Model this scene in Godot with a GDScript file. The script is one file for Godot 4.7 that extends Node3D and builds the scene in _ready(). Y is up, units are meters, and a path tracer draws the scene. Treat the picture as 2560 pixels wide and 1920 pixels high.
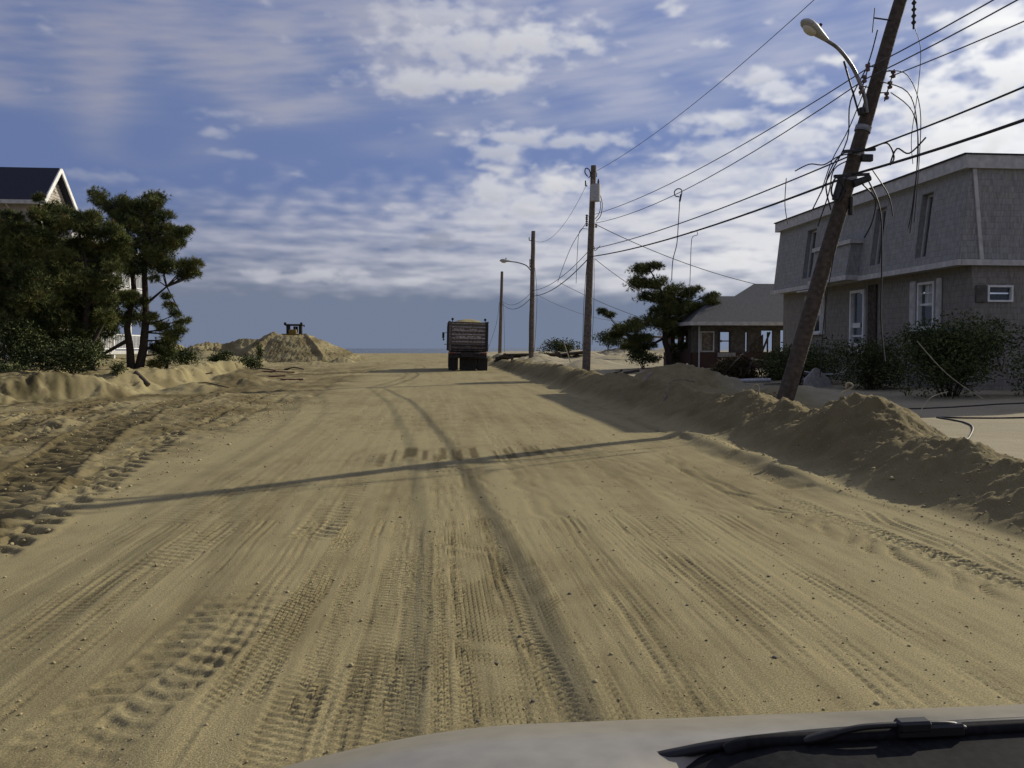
extends Node3D
# A sand-covered shore road after a storm: dump truck ahead, leaning utility pole, damaged houses, sand hill with a bulldozer.
# World: road runs along -Z, x to the right, metres.

var rng := RandomNumberGenerator.new()
var ns := FastNoiseLite.new()
var nf := FastNoiseLite.new()
var org := {}
var used := {}
var M := {}

# ---------------------------------------------------------------- mesh helper
class MB:
	var v := PackedVector3Array()
	var n := PackedVector3Array()
	var c := PackedColorArray()
	var col := Color(1, 1, 1)
	var colored := false
	func trin(a: Vector3, b: Vector3, d: Vector3, na: Vector3, nb: Vector3, nd: Vector3) -> void:
		var g := (d - a).cross(b - a)
		if g.dot(na + nb + nd) < 0.0:
			v.append(a); v.append(d); v.append(b)
			n.append(na); n.append(nd); n.append(nb)
		else:
			v.append(a); v.append(b); v.append(d)
			n.append(na); n.append(nb); n.append(nd)
		if colored:
			c.append(col); c.append(col); c.append(col)
	func tri(a: Vector3, b: Vector3, d: Vector3, hint := Vector3.ZERO) -> void:
		var g := (d - a).cross(b - a)
		if g.length_squared() < 1e-16:
			return
		g = g.normalized()
		if hint != Vector3.ZERO and g.dot(hint) < 0.0:
			g = -g
		trin(a, b, d, g, g, g)
	func quad(a: Vector3, b: Vector3, d: Vector3, e: Vector3, hint := Vector3.ZERO) -> void:
		tri(a, b, d, hint)
		tri(a, d, e, hint)
	func box(ce: Vector3, s: Vector3, bs := Basis.IDENTITY, bev := 0.0) -> void:
		var h := s * 0.5
		var b: float = min(bev, min(h.x, min(h.y, h.z)) * 0.9)
		var ax := [bs.x.normalized(), bs.y.normalized(), bs.z.normalized()]
		var hh := [h.x, h.y, h.z]
		for k in 3:
			var i := (k + 1) % 3
			var j := (k + 2) % 3
			for sg in [-1.0, 1.0]:
				var nn: Vector3 = ax[k] * sg
				var p: Vector3 = ce + nn * hh[k]
				var u: Vector3 = ax[i] * (hh[i] - b)
				var w: Vector3 = ax[j] * (hh[j] - b)
				quad(p - u - w, p + u - w, p + u + w, p - u + w, nn)
		if b > 0.0:
			for k in 3:
				var i := (k + 1) % 3
				var j := (k + 2) % 3
				for si in [-1.0, 1.0]:
					for sj in [-1.0, 1.0]:
						var p1: Vector3 = ce + ax[i] * si * hh[i] + ax[j] * sj * (hh[j] - b)
						var p2: Vector3 = ce + ax[i] * si * (hh[i] - b) + ax[j] * sj * hh[j]
						var w: Vector3 = ax[k] * (hh[k] - b)
						quad(p1 - w, p1 + w, p2 + w, p2 - w, ax[i] * si + ax[j] * sj)
			for sx in [-1.0, 1.0]:
				for sy in [-1.0, 1.0]:
					for sz in [-1.0, 1.0]:
						var q := ce
						var px: Vector3 = q + ax[0] * sx * hh[0] + ax[1] * sy * (hh[1] - b) + ax[2] * sz * (hh[2] - b)
						var py: Vector3 = q + ax[0] * sx * (hh[0] - b) + ax[1] * sy * hh[1] + ax[2] * sz * (hh[2] - b)
						var pz: Vector3 = q + ax[0] * sx * (hh[0] - b) + ax[1] * sy * (hh[1] - b) + ax[2] * sz * hh[2]
						tri(px, py, pz, ax[0] * sx + ax[1] * sy + ax[2] * sz)
	# a bar from a to b: w across, h thick (up is the thin direction)
	func bar(a: Vector3, b: Vector3, w: float, h: float, up := Vector3.UP, bev := 0.0) -> void:
		var d := b - a
		var L := d.length()
		var z := d / L
		var x := up.cross(z)
		if x.length() < 0.01:
			x = Vector3.RIGHT.cross(z)
		x = x.normalized()
		var y := z.cross(x)
		box((a + b) * 0.5, Vector3(w, h, L), Basis(x, y, z), bev)
	func tube(p: Array, r: Array, sides := 8, caps := true) -> void:
		var m := p.size()
		var rings := []
		var nrm := []
		var x := Vector3.ZERO
		for i in m:
			var t: Vector3 = (p[min(i + 1, m - 1)] - p[max(i - 1, 0)]).normalized()
			if i == 0:
				x = t.cross(Vector3.UP)
				if x.length() < 0.1:
					x = t.cross(Vector3.RIGHT)
			x = (x - t * x.dot(t)).normalized()
			var y := t.cross(x)
			var ra: float = r[min(i, r.size() - 1)]
			var ring := []
			var rn := []
			for k in sides:
				var a := TAU * k / sides
				var dd := x * cos(a) + y * sin(a)
				rn.append(dd)
				ring.append(p[i] + dd * ra)
			rings.append(ring)
			nrm.append(rn)
		for i in m - 1:
			for k in sides:
				var k2 := (k + 1) % sides
				trin(rings[i][k], rings[i + 1][k], rings[i + 1][k2], nrm[i][k], nrm[i + 1][k], nrm[i + 1][k2])
				trin(rings[i][k], rings[i + 1][k2], rings[i][k2], nrm[i][k], nrm[i + 1][k2], nrm[i][k2])
		if caps:
			for e in [0, m - 1]:
				var t: Vector3 = (p[0] - p[1]) if e == 0 else (p[m - 1] - p[m - 2])
				for k in sides:
					tri(p[e], rings[e][k], rings[e][(k + 1) % sides], t)
	# a surface of rows of points (smooth)
	func loft(rows: Array, closed := false, flip := false) -> void:
		var R := rows.size()
		var C: int = rows[0].size()
		var nn := []
		for i in R:
			var rr := []
			for k in C:
				var a: Vector3 = rows[min(i + 1, R - 1)][k] - rows[max(i - 1, 0)][k]
				var k1 := (k + 1) % C if closed else mini(k + 1, C - 1)
				var k0 := (k + C - 1) % C if closed else maxi(k - 1, 0)
				var b: Vector3 = rows[i][k1] - rows[i][k0]
				var g := a.cross(b).normalized()
				rr.append(-g if flip else g)
			nn.append(rr)
		for i in R - 1:
			for k in (C if closed else C - 1):
				var k2 := (k + 1) % C
				trin(rows[i][k], rows[i + 1][k], rows[i + 1][k2], nn[i][k], nn[i + 1][k], nn[i + 1][k2])
				trin(rows[i][k], rows[i + 1][k2], rows[i][k2], nn[i][k], nn[i + 1][k2], nn[i][k2])
	# a wall with openings; U along, V up, N outward; ops: [u0, v0, u1, v1]
	func wall(o: Vector3, U: Vector3, V: Vector3, N: Vector3, W: float, H: float, ops: Array, th: float) -> void:
		var us := [0.0, W]
		var vs := [0.0, H]
		for q in ops:
			for k in [0, 2]:
				if not us.has(q[k]): us.append(q[k])
			for k in [1, 3]:
				if not vs.has(q[k]): vs.append(q[k])
		us.sort(); vs.sort()
		var ins := -N * th
		for i in us.size() - 1:
			for j in vs.size() - 1:
				var um: float = (us[i] + us[i + 1]) * 0.5
				var vm: float = (vs[j] + vs[j + 1]) * 0.5
				var hole := false
				for q in ops:
					if um > q[0] and um < q[2] and vm > q[1] and vm < q[3]:
						hole = true
				if hole: continue
				var a: Vector3 = o + U * us[i] + V * vs[j]
				var b: Vector3 = o + U * us[i + 1] + V * vs[j]
				var d: Vector3 = o + U * us[i + 1] + V * vs[j + 1]
				var e: Vector3 = o + U * us[i] + V * vs[j + 1]
				quad(a, b, d, e, N)
				quad(a + ins, b + ins, d + ins, e + ins, -N)
		for q in ops + [[0.0, 0.0, W, H]]:
			var outer: bool = q[0] == 0.0 and q[2] == W
			var s := -1.0 if outer else 1.0
			var a: Vector3 = o + U * q[0] + V * q[1]
			var b: Vector3 = o + U * q[2] + V * q[1]
			var d: Vector3 = o + U * q[2] + V * q[3]
			var e: Vector3 = o + U * q[0] + V * q[3]
			quad(a, b, b + ins, a + ins, V * s)
			quad(b, d, d + ins, b + ins, -U * s)
			quad(d, e, e + ins, d + ins, -V * s)
			quad(e, a, a + ins, e + ins, U * s)

func numbered(called: String) -> String:
	if not used.has(called):
		used[called] = 0
		return called
	used[called] += 1
	return "%s_%03d" % [called, used[called]]

func thing(called: String, label: String, category: String, at := Vector3.ZERO, group := "") -> Node3D:
	var o := Node3D.new()
	o.name = numbered(called)
	add_child(o)
	o.position = at
	org[o] = at
	tag(o, label, category, group)
	return o

func tag(o: Node, label: String, category: String, group := "") -> void:
	o.set_meta("label", label)
	o.set_meta("category", category)
	if group != "":
		o.set_meta("group", group)

func put(mb: MB, called: String, mat: Material, parent: Node = null) -> MeshInstance3D:
	var arr := []
	arr.resize(Mesh.ARRAY_MAX)
	var off := Vector3.ZERO
	if parent != null and org.has(parent):
		off = org[parent]
	if off != Vector3.ZERO:
		for i in mb.v.size():
			mb.v[i] -= off
	arr[Mesh.ARRAY_VERTEX] = mb.v
	arr[Mesh.ARRAY_NORMAL] = mb.n
	if mb.colored:
		arr[Mesh.ARRAY_COLOR] = mb.c
	var me := ArrayMesh.new()
	me.add_surface_from_arrays(Mesh.PRIMITIVE_TRIANGLES, arr)
	me.surface_set_material(0, mat)
	var o := MeshInstance3D.new()
	o.mesh = me
	if parent == null:
		o.name = numbered(called)
		add_child(o)
	else:
		o.name = called
		parent.add_child(o, true)
		org[o] = off
	return o

func struct(o: Node) -> void:
	o.set_meta("kind", "structure")

# ---------------------------------------------------------------- materials
func lin(r: float, g: float, b: float) -> Color:
	return Color(r, g, b).linear_to_srgb()

func ntex(sd: int, freq: float, lo: float, hi: float, oct := 4, size := 256, stretch := Vector2(1, 1)) -> ImageTexture:
	var f := FastNoiseLite.new()
	f.seed = sd
	f.frequency = freq
	f.fractal_octaves = oct
	f.noise_type = FastNoiseLite.TYPE_SIMPLEX_SMOOTH
	var im := f.get_seamless_image(int(size / stretch.x), int(size / stretch.y))
	im.convert(Image.FORMAT_L8)
	if stretch != Vector2(1, 1):
		im.resize(size, size, Image.INTERPOLATE_CUBIC)
	var d := im.get_data()
	for i in d.size():
		d[i] = int(clamp(lerp(lo, hi, d[i] / 255.0), 0.0, 1.0) * 255.0)
	return ImageTexture.create_from_image(Image.create_from_data(size, size, false, Image.FORMAT_L8, d))

func nmap(sd: int, freq: float, strength: float, oct := 4, size := 256) -> ImageTexture:
	var f := FastNoiseLite.new()
	f.seed = sd
	f.frequency = freq
	f.fractal_octaves = oct
	f.noise_type = FastNoiseLite.TYPE_SIMPLEX_SMOOTH
	var im := f.get_seamless_image(size, size)
	im.convert(Image.FORMAT_RGBA8)
	im.bump_map_to_normal_map(strength)
	return ImageTexture.create_from_image(im)

func mat(c: Color, rough: float, tex: Texture2D = null, sc := 1.0, nor: Texture2D = null, ns_ := 1.0) -> StandardMaterial3D:
	var m := StandardMaterial3D.new()
	m.albedo_color = c
	m.roughness = rough
	m.metallic_specular = 0.4
	if tex != null:
		m.albedo_texture = tex
	if nor != null:
		m.normal_enabled = true
		m.normal_texture = nor
		m.normal_scale = ns_
	if tex != null or nor != null:
		m.uv1_triplanar = true
		m.uv1_world_triplanar = true
		m.uv1_scale = Vector3(sc, sc, sc)
	return m

# shingle courses: rows of staggered tabs, tone and relief
func shingle_tex(rows: int, cols: int, sd: int, lo: float, hi: float) -> Array:
	var S := 512
	var im := Image.create(S, S, false, Image.FORMAT_RGBA8)
	var hm := Image.create(S, S, false, Image.FORMAT_RGBA8)
	var r := RandomNumberGenerator.new()
	r.seed = sd
	var rh := S / rows
	for j in rows:
		var x := -r.randf() * S / cols
		while x < S:
			var w := S / float(cols) * r.randf_range(0.6, 1.5)
			var t := r.randf_range(lo, hi)
			im.fill_rect(Rect2i(int(x), j * rh, int(w) + 1, rh), Color(t, t, t * r.randf_range(0.96, 1.0)))
			for k in rh:
				var hgt := 0.35 + 0.6 * k / float(rh)
				hm.fill_rect(Rect2i(int(x), j * rh + k, int(w) - 1, 1), Color(hgt, hgt, hgt))
			x += w
	hm.bump_map_to_normal_map(4.0)
	var f := FastNoiseLite.new()
	f.seed = sd
	f.frequency = 0.02
	f.fractal_octaves = 5
	for y in S:
		for xx in S:
			var p := im.get_pixel(xx, y)
			var g := 1.0 + 0.12 * f.get_noise_2d(xx * 2.5, y * 0.7)
			im.set_pixel(xx, y, Color(p.r * g, p.g * g, p.b * g))
	return [ImageTexture.create_from_image(im), ImageTexture.create_from_image(hm)]

func make_materials() -> void:
	M.grain_n = nmap(5, 0.2, 2.0, 4, 1024)
	M.sand = mat(Color(1, 1, 1), 0.95, ntex(3, 0.11, 0.62, 1.06, 5, 1024), 0.7, M.grain_n, 0.8)
	M.sand.vertex_color_use_as_albedo = true
	M.sand.metallic_specular = 0.15
	var wn := nmap(11, 0.03, 5.0, 4, 256)
	var wt := ntex(12, 0.02, 0.55, 1.0, 5, 256)
	M.pole = mat(lin(0.115, 0.09, 0.068), 0.9, wt, 1.3, wn, 0.8)
	M.pole_pale = mat(lin(0.25, 0.205, 0.16), 0.9, wt, 1.3, wn, 0.8)
	M.wood = mat(lin(0.3, 0.25, 0.19), 0.85, wt, 1.1, wn, 0.5)
	M.wood_dark = mat(lin(0.1, 0.08, 0.06), 0.9, wt, 1.1, wn, 0.6)
	M.stick = mat(lin(0.55, 0.47, 0.3), 0.8, wt, 1.0)
	M.cable = mat(lin(0.02, 0.02, 0.021), 0.6)
	M.wire = mat(lin(0.06, 0.06, 0.06), 0.55)
	M.metal = mat(lin(0.35, 0.35, 0.35), 0.45, wt, 1.0)
	M.metal.metallic = 0.6
	M.dark_metal = mat(lin(0.05, 0.05, 0.052), 0.55, wt, 1.5)
	M.lamp_head = mat(lin(0.42, 0.42, 0.38), 0.5, ntex(31, 0.03, 0.8, 1.0), 2.0)
	M.lamp_lens = mat(lin(0.55, 0.53, 0.45), 0.25)
	M.trans = mat(lin(0.52, 0.52, 0.5), 0.5, ntex(33, 0.02, 0.78, 1.0), 1.5)
	M.porcelain = mat(lin(0.12, 0.07, 0.05), 0.3)
	var sh := shingle_tex(16, 30, 21, 0.9, 1.0)
	M.shingle = mat(lin(0.225, 0.21, 0.185), 0.9, sh[0], 0.4, sh[1], 1.0)
	M.shingle_roof = mat(lin(0.28, 0.28, 0.272), 0.9, sh[0], 0.4, sh[1], 1.0)
	M.asphalt = mat(lin(0.11, 0.112, 0.118), 0.92, sh[0], 0.8, sh[1], 0.7)
	M.asphalt.metallic_specular = 0.05
	M.asphalt.roughness = 1.0
	M.roof_dark = mat(lin(0.028, 0.032, 0.048), 0.9, sh[0], 0.7, sh[1], 0.6)
	M.trim = mat(lin(0.53, 0.52, 0.49), 0.6, ntex(41, 0.015, 0.82, 1.0), 0.8)
	M.white = mat(lin(0.74, 0.74, 0.71), 0.6, ntex(42, 0.015, 0.86, 1.0), 0.8)
	M.siding = mat(lin(0.43, 0.39, 0.33), 0.8, ntex(43, 0.01, 0.85, 1.0), 0.7)
	M.brick = mat(lin(0.1, 0.055, 0.042), 0.9, ntex(44, 0.06, 0.6, 1.0), 2.0)
	M.sheath = mat(lin(0.125, 0.115, 0.098), 0.9, ntex(45, 0.02, 0.7, 1.0), 0.8)
	M.inner = mat(lin(0.12, 0.11, 0.095), 0.95, ntex(46, 0.02, 0.7, 1.0), 0.8)
	M.curtain = mat(lin(0.6, 0.58, 0.52), 0.95, ntex(47, 0.02, 0.85, 1.0, 3, 256, Vector2(4, 0.5)), 1.5)
	var g := StandardMaterial3D.new()
	g.albedo_color = Color(0.55, 0.6, 0.62, 0.16)
	g.transparency = BaseMaterial3D.TRANSPARENCY_ALPHA
	g.roughness = 0.05
	M.glass = g
	M.leaf = mat(Color(1, 1, 1), 0.75)
	M.leaf.vertex_color_use_as_albedo = true
	M.leaf.metallic_specular = 0.3
	M.leaf.backlight = Color(0.5, 0.5, 0.25)
	M.bark = mat(lin(0.085, 0.066, 0.05), 0.95, wt, 2.0, wn, 1.0)
	M.pipe = mat(lin(0.6, 0.62, 0.64), 0.5, ntex(51, 0.03, 0.8, 1.0), 1.2)
	M.rust = mat(lin(0.22, 0.09, 0.06), 0.85, wt, 2.0)
	M.concrete = mat(lin(0.36, 0.34, 0.31), 0.95, ntex(52, 0.03, 0.75, 1.0), 1.2, wn, 0.5)
	# truck
	M.tail_red = mat(lin(0.25, 0.205, 0.185), 0.7, ntex(61, 0.025, 0.45, 1.0, 5), 0.8)
	M.tail_pale = mat(lin(0.55, 0.5, 0.46), 0.75, ntex(62, 0.025, 0.5, 1.0, 5), 0.9)
	M.truck_dark = mat(lin(0.05, 0.044, 0.037), 0.8, ntex(63, 0.03, 0.5, 1.0), 0.8)
	M.rubber = mat(lin(0.045, 0.04, 0.034), 0.9, ntex(65, 0.03, 0.5, 1.0), 1.0)
	M.red_lens = mat(lin(0.35, 0.02, 0.02), 0.3)
	M.amber = mat(lin(0.6, 0.3, 0.03), 0.3)
	M.dozer = mat(lin(0.3, 0.2, 0.035), 0.6, ntex(64, 0.03, 0.5, 1.0), 1.0)
	# own vehicle
	M.paint = mat(lin(0.26, 0.24, 0.19), 0.42, ntex(71, 0.02, 0.88, 1.0, 5), 3.0)
	M.paint.metallic = 0.1
	M.paint.clearcoat_enabled = true
	M.paint.clearcoat = 0.4
	M.paint.clearcoat_roughness = 0.22
	M.plastic = mat(lin(0.022, 0.022, 0.023), 0.6, ntex(72, 0.05, 0.7, 1.0), 5.0)
	M.plastic.metallic_specular = 0.12
	M.blade = mat(lin(0.012, 0.012, 0.013), 0.45)
	var sea := mat(lin(0.045, 0.075, 0.085), 0.25, ntex(81, 0.02, 0.75, 1.0, 4, 256, Vector2(0.5, 4)), 0.02, nmap(82, 0.05, 6.0, 5, 512), 0.8)
	M.sea = sea

func _ready() -> void:
	rng.seed = 20121105
	ns.seed = 7
	ns.noise_type = FastNoiseLite.TYPE_SIMPLEX_SMOOTH
	ns.frequency = 1.0
	ns.fractal_type = FastNoiseLite.FRACTAL_NONE
	nf.seed = 19
	nf.noise_type = FastNoiseLite.TYPE_SIMPLEX_SMOOTH
	nf.frequency = 0.5
	nf.fractal_type = FastNoiseLite.FRACTAL_FBM
	nf.fractal_octaves = 4
	# camera
	var cam := Camera3D.new()
	cam.name = "camera"
	cam.fov = 48.53
	cam.near = 0.05
	cam.far = 12000.0
	cam.position = Vector3(0, 1.45, 0)
	cam.rotation = Vector3(deg_to_rad(-2.41), deg_to_rad(-5.15), 0)
	add_child(cam)
	cam.current = true
	# sky and exposure
	var env := Environment.new()
	env.background_mode = Environment.BG_SKY
	env.sky = make_sky()
	env.background_energy_multiplier = 1.0
	env.tonemap_mode = Environment.TONE_MAPPER_LINEAR
	env.tonemap_exposure = 1.0
	env.sdfgi_enabled = true
	env.ssao_enabled = true
	env.ssil_enabled = true
	var we := WorldEnvironment.new()
	we.name = "world_environment"
	we.environment = env
	add_child(we)
	# sun: ahead and to the right, about 28 degrees high
	var sun := DirectionalLight3D.new()
	sun.name = "sun"
	sun.light_energy = 1.58
	sun.light_color = Color(1.0, 0.965, 0.885)
	sun.light_angular_distance = 0.53
	sun.shadow_enabled = true
	add_child(sun)
	sun.look_at_from_position(Vector3(0.842, 1.0 / 1.9, -0.536) * 50.0, Vector3.ZERO)
	print("sky done ", Time.get_ticks_msec())
	make_materials()
	build_ground()
	print("ground done ", Time.get_ticks_msec())
	build_main_house()
	build_porch_house()
	build_left_house()
	build_poles()
	build_vegetation()
	print("trees done ", Time.get_ticks_msec())
	build_truck()
	build_dozer()
	build_own_car()
	build_debris()
	print("all done ", Time.get_ticks_msec())

# ---------------------------------------------------------------- sky
const CLOUDS := [
	# azimuth, elevation, half width, half height (degrees right of the view axis / above the horizon), thickness
	[-3.3, 19.4, 6.2, 1.6, 0.75], [0.8, 19.6, 5.6, 1.3, 0.85], [-4.8, 20.8, 4.6, 1.3, 0.6], [-5.5, 17.0, 4.8, 1.0, 0.75], [-1.4, 17.3, 3.4, 1.0, 0.85],
	[0.1, 13.8, 3.8, 0.8, 0.7], [4.5, 13.5, 3.8, 0.55, 0.6], [-0.8, 12.9, 2.0, 1.0, 0.65],
	[-1.1, 10.3, 2.2, 1.4, 0.8], [2.9, 10.8, 2.0, 1.15, 0.95], [1.1, 9.5, 3.4, 1.2, 0.75], [-1.4, 8.7, 3.7, 1.0, 0.6],
	[-19.0, 13.3, 1.3, 0.3, 0.5], [-18.3, 12.1, 1.5, 0.3, 0.35], [-18.5, 14.4, 1.8, 0.35, 0.35], [-25.5, 10.2, 2.0, 0.35, 0.3],
	[16.2, 16.8, 2.5, 0.6, 0.6], [17.3, 15.9, 2.0, 0.9, 0.65], [13.9, 14.3, 4.2, 0.75, 0.6], [18.4, 13.2, 4.4, 1.2, 0.75], [14.4, 12.5, 4.2, 0.9, 0.6], [12.0, 11.1, 5.0, 0.9, 0.6],
	[25.9, 14.3, 5.0, 2.1, 0.85], [29.0, 18.0, 3.4, 1.8, 0.75], [29.6, 15.6, 3.4, 2.1, 0.9], [27.9, 12.3, 5.5, 1.5, 0.9], [22.0, 14.4, 2.4, 0.9, 0.6],
	[-14.2, 4.65, 3.8, 0.42, 0.7], [-12.4, 4.75, 2.4, 0.5, 0.75], [-7.0, 4.4, 1.6, 0.3, 0.5], [15.2, 5.9, 1.6, 0.8, 0.7], [13.6, 5.6, 1.2, 0.4, 0.6]]

func sm(a: float, b: float, x: float) -> float:
	return smoothstep(a, b, x)

func sky_at(A: float, E: float) -> Vector3:
	var up := maxf(E, 0.0)
	var low := Vector3(0.146, 0.184, 0.270)
	var mid := Vector3(0.143, 0.206, 0.412)
	var top := Vector3(0.165, 0.205, 0.415)
	var c := low.lerp(mid, sm(2.5, 11.0, up)).lerp(top, sm(14.0, 40.0, up))
	var side := sm(-34.0, 30.0, A) if absf(A) < 90.0 else sm(170.0, 60.0, absf(A))
	# sun-side brightening of the air
	var cs := sin(deg_to_rad(up)) * 0.467 + cos(deg_to_rad(up)) * 0.884 * cos(deg_to_rad(A - 52.4))
	var ang := rad_to_deg(acos(clampf(cs, -1.0, 1.0)))
	c *= 0.86 + 0.3 * side
	c += Vector3(0.42, 0.41, 0.40) * (0.30 * exp(-ang / 26.0) + 0.8 * exp(-pow(ang / 13.0, 2.0)))
	var white := Vector3(0.46, 0.465, 0.53).lerp(Vector3(0.80, 0.80, 0.80), side)
	white += Vector3(0.5, 0.5, 0.48) * exp(-pow(ang / 22.0, 2.0))
	var w1 := ns.get_noise_2d(A * 0.45, E * 0.9) * 0.6 + 0.5 * nf.get_noise_2d(A * 0.9, E * 1.9)
	var w2 := nf.get_noise_2d(A * 2.2 + 50.0, E * 4.4)
	# thin high veil with streaks, upper sky
	var st := nf.get_noise_2d((A + E * 0.9) * 0.35 + 300.0, (E - A * 0.12) * 3.0)
	var st2 := ns.get_noise_2d((A + E * 0.5) * 0.13 + 77.0, (E - A * 0.1) * 0.28)
	var veil := sm(12.5, 17.5, E + 2.0 * st2 - 0.05 * A) * clampf(0.6 + 0.42 * st + 0.45 * st2, 0.1, 1.0)
	veil *= lerpf(0.8, 0.45, side)
	c = c.lerp(Vector3(0.325, 0.33, 0.41).lerp(Vector3(0.62, 0.63, 0.70), side), veil)
	# layered deck low over the sea
	var lay := nf.get_noise_2d(A * 0.3 + 20.0, E * 2.0)
	var lay2 := nf.get_noise_2d(A * 0.8 + 120.0, E * 4.0)
	var dk := sm(2.9, 4.6, E + 0.5 * w1) * (1.0 - sm(8.0, 12.5, E + 2.2 * w1 - 0.07 * A))
	dk *= clampf(0.74 + 0.7 * lay + 0.28 * lay2 + 0.012 * A, 0.0, 1.0) * (0.6 + 0.4 * side)
	c = c.lerp(white * Vector3(0.97, 0.97, 1.0), clampf(dk, 0.0, 0.95))
	# broken mid-level clouds
	var gen := 0.55 * ns.get_noise_2d(A * 0.16 + 70.0, E * 0.4 + 31.0) + 0.6 * nf.get_noise_2d(A * 0.55 + 700.0, E * 1.3 + 31.0)
	var cov := 0.05 + 0.35 * (1.0 - side) + (0.22 if absf(A) < 40.0 else 0.02)
	if absf(A) < 8.0 and E > 14.0:
		cov += 0.1
	var gd := sm(cov - 0.05, cov + 0.5, gen) * sm(6.0, 9.0, E) * 0.85
	c = c.lerp(white, gd)
	# single clouds in view
	if absf(A) < 44.0 and E < 32.0:
		var best := 0.0
		var shade := 0.0
		for q in CLOUDS:
			var dx: float = (A - q[0]) / q[2]
			var dy: float = (E - q[1]) / q[3]
			if absf(dx) > 2.0 or absf(dy) > 2.4:
				continue
			var d := 1.0 - sqrt(dx * dx + dy * dy) + 0.8 * w1 + 0.3 * w2
			var k: float = sm(-0.25, 0.85, d) * q[4]
			if k > best:
				best = k
				shade = sm(0.5, -0.9, dy) * sm(0.2, 1.0, d)
		c = c.lerp(white * (1.06 - 0.24 * shade), best)
		# one small grey cloud under the deck
		var gx := (A + 5.0) / 1.9
		var gy := (E - 7.0) / 0.75
		var gg := sm(0.0, 0.8, 1.0 - sqrt(gx * gx + gy * gy) + 0.6 * w1 + 0.4 * w2)
		c = c.lerp(Vector3(0.25, 0.28, 0.37), gg * 0.6)
	return c

func make_sky() -> Sky:
	var W := 4096
	var H := 2048
	var lo := Image.create(1024, 512, false, Image.FORMAT_RGBF)
	var low := sky_at(0.0, 0.0)
	lo.fill(Color(low.x, low.y, low.z))
	for j in 258:
		var E := 90.0 - (j + 0.5) * 180.0 / 512.0
		for i in 1024:
			var az := (i + 0.5) * 360.0 / 1024.0
			var A := wrapf(az - 5.15, -180.0, 180.0)
			var c := sky_at(A, E)
			lo.set_pixel(i, j, Color(c.x, c.y, c.z))
	lo.resize(W, H, Image.INTERPOLATE_BILINEAR)
	var i0 := int((5.15 - 36.0) / 360.0 * W)
	var i1 := int((5.15 + 36.0) / 360.0 * W)
	for j in range(int(62.0 / 180.0 * H), 1030):
		var E := 90.0 - (j + 0.5) * 180.0 / H
		for i in range(i0, i1):
			var c := sky_at((i + 0.5) * 360.0 / W - 5.15, E)
			lo.set_pixel(posmod(i, W), j, Color(c.x, c.y, c.z))
	var pm := PanoramaSkyMaterial.new()
	pm.panorama = ImageTexture.create_from_image(lo)
	var s := Sky.new()
	s.sky_material = pm
	return s

# ---------------------------------------------------------------- ground
func table(t: Array, d: float) -> float:
	if d <= t[0][0]: return t[0][1]
	for i in t.size() - 1:
		if d <= t[i + 1][0]:
			return lerpf(t[i][1], t[i + 1][1], (d - t[i][0]) / (t[i + 1][0] - t[i][0]))
	return t[t.size() - 1][1]

const BANK := [[8, -21.0], [18, -15.5], [21.5, -12.6], [25.3, -10.7], [28, -9.5], [33, -9.6], [40, -10.6], [57, -13.8], [85, -17.0]]
const BERM_H := [[-20, 0.38], [4, 0.36], [7, 0.39], [9, 0.54], [10.5, 0.62], [11.8, 0.58], [13, 0.62], [15, 0.62], [17, 0.55], [20, 0.62], [26, 0.6], [35, 0.72], [48, 0.62], [70, 0.5], [85, 0.15], [95, 0.0]]
const MOUNDS := [ # x, d, radius, height
	[7.7, 26.5, 2.5, 0.72], [6.3, 20.0, 1.3, 0.25], [9.2, 20.5, 2.0, 0.3], [6.6, 13.4, 1.0, 0.22], [5.55, 10.1, 1.15, 0.36], [5.6, 14.2, 0.7, 0.16], [5.5, 12.6, 0.5, 0.12], [7.4, 43.0, 1.6, 0.35], [9.5, 52.0, 2.2, 0.4], [6.9, 58.0, 2.0, 0.45], [12.5, 60.0, 3.0, 0.4], [8.5, 70.0, 2.6, 0.6], [13.0, 78.0, 4.0, 0.7], [19.0, 84.0, 5.0, 0.9], [6.0, 84.0, 2.4, 0.5], [26.0, 90.0, 6.0, 0.9],
	[-8.4, 14.6, 1.1, 0.28], [-9.6, 15.4, 1.3, 0.3], [-6.9, 16.3, 0.8, 0.16], [-11.0, 20.0, 1.4, 0.25], [-8.4, 30.5, 1.3, 0.3], [-7.6, 34.0, 1.5, 0.32], [-9.0, 40.0, 2.0, 0.3], [-11.0, 50.0, 2.0, 0.3],
	[-25.6, 95.0, 2.6, 1.5], [-19.0, 78.0, 3.0, 0.5], [-30.0, 100.0, 4.0, 1.5], [-21.5, 84.0, 4.0, 0.8], [-9.0, 84.0, 1.6, 0.5], [-10.5, 76.0, 2.2, 0.3]]

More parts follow.
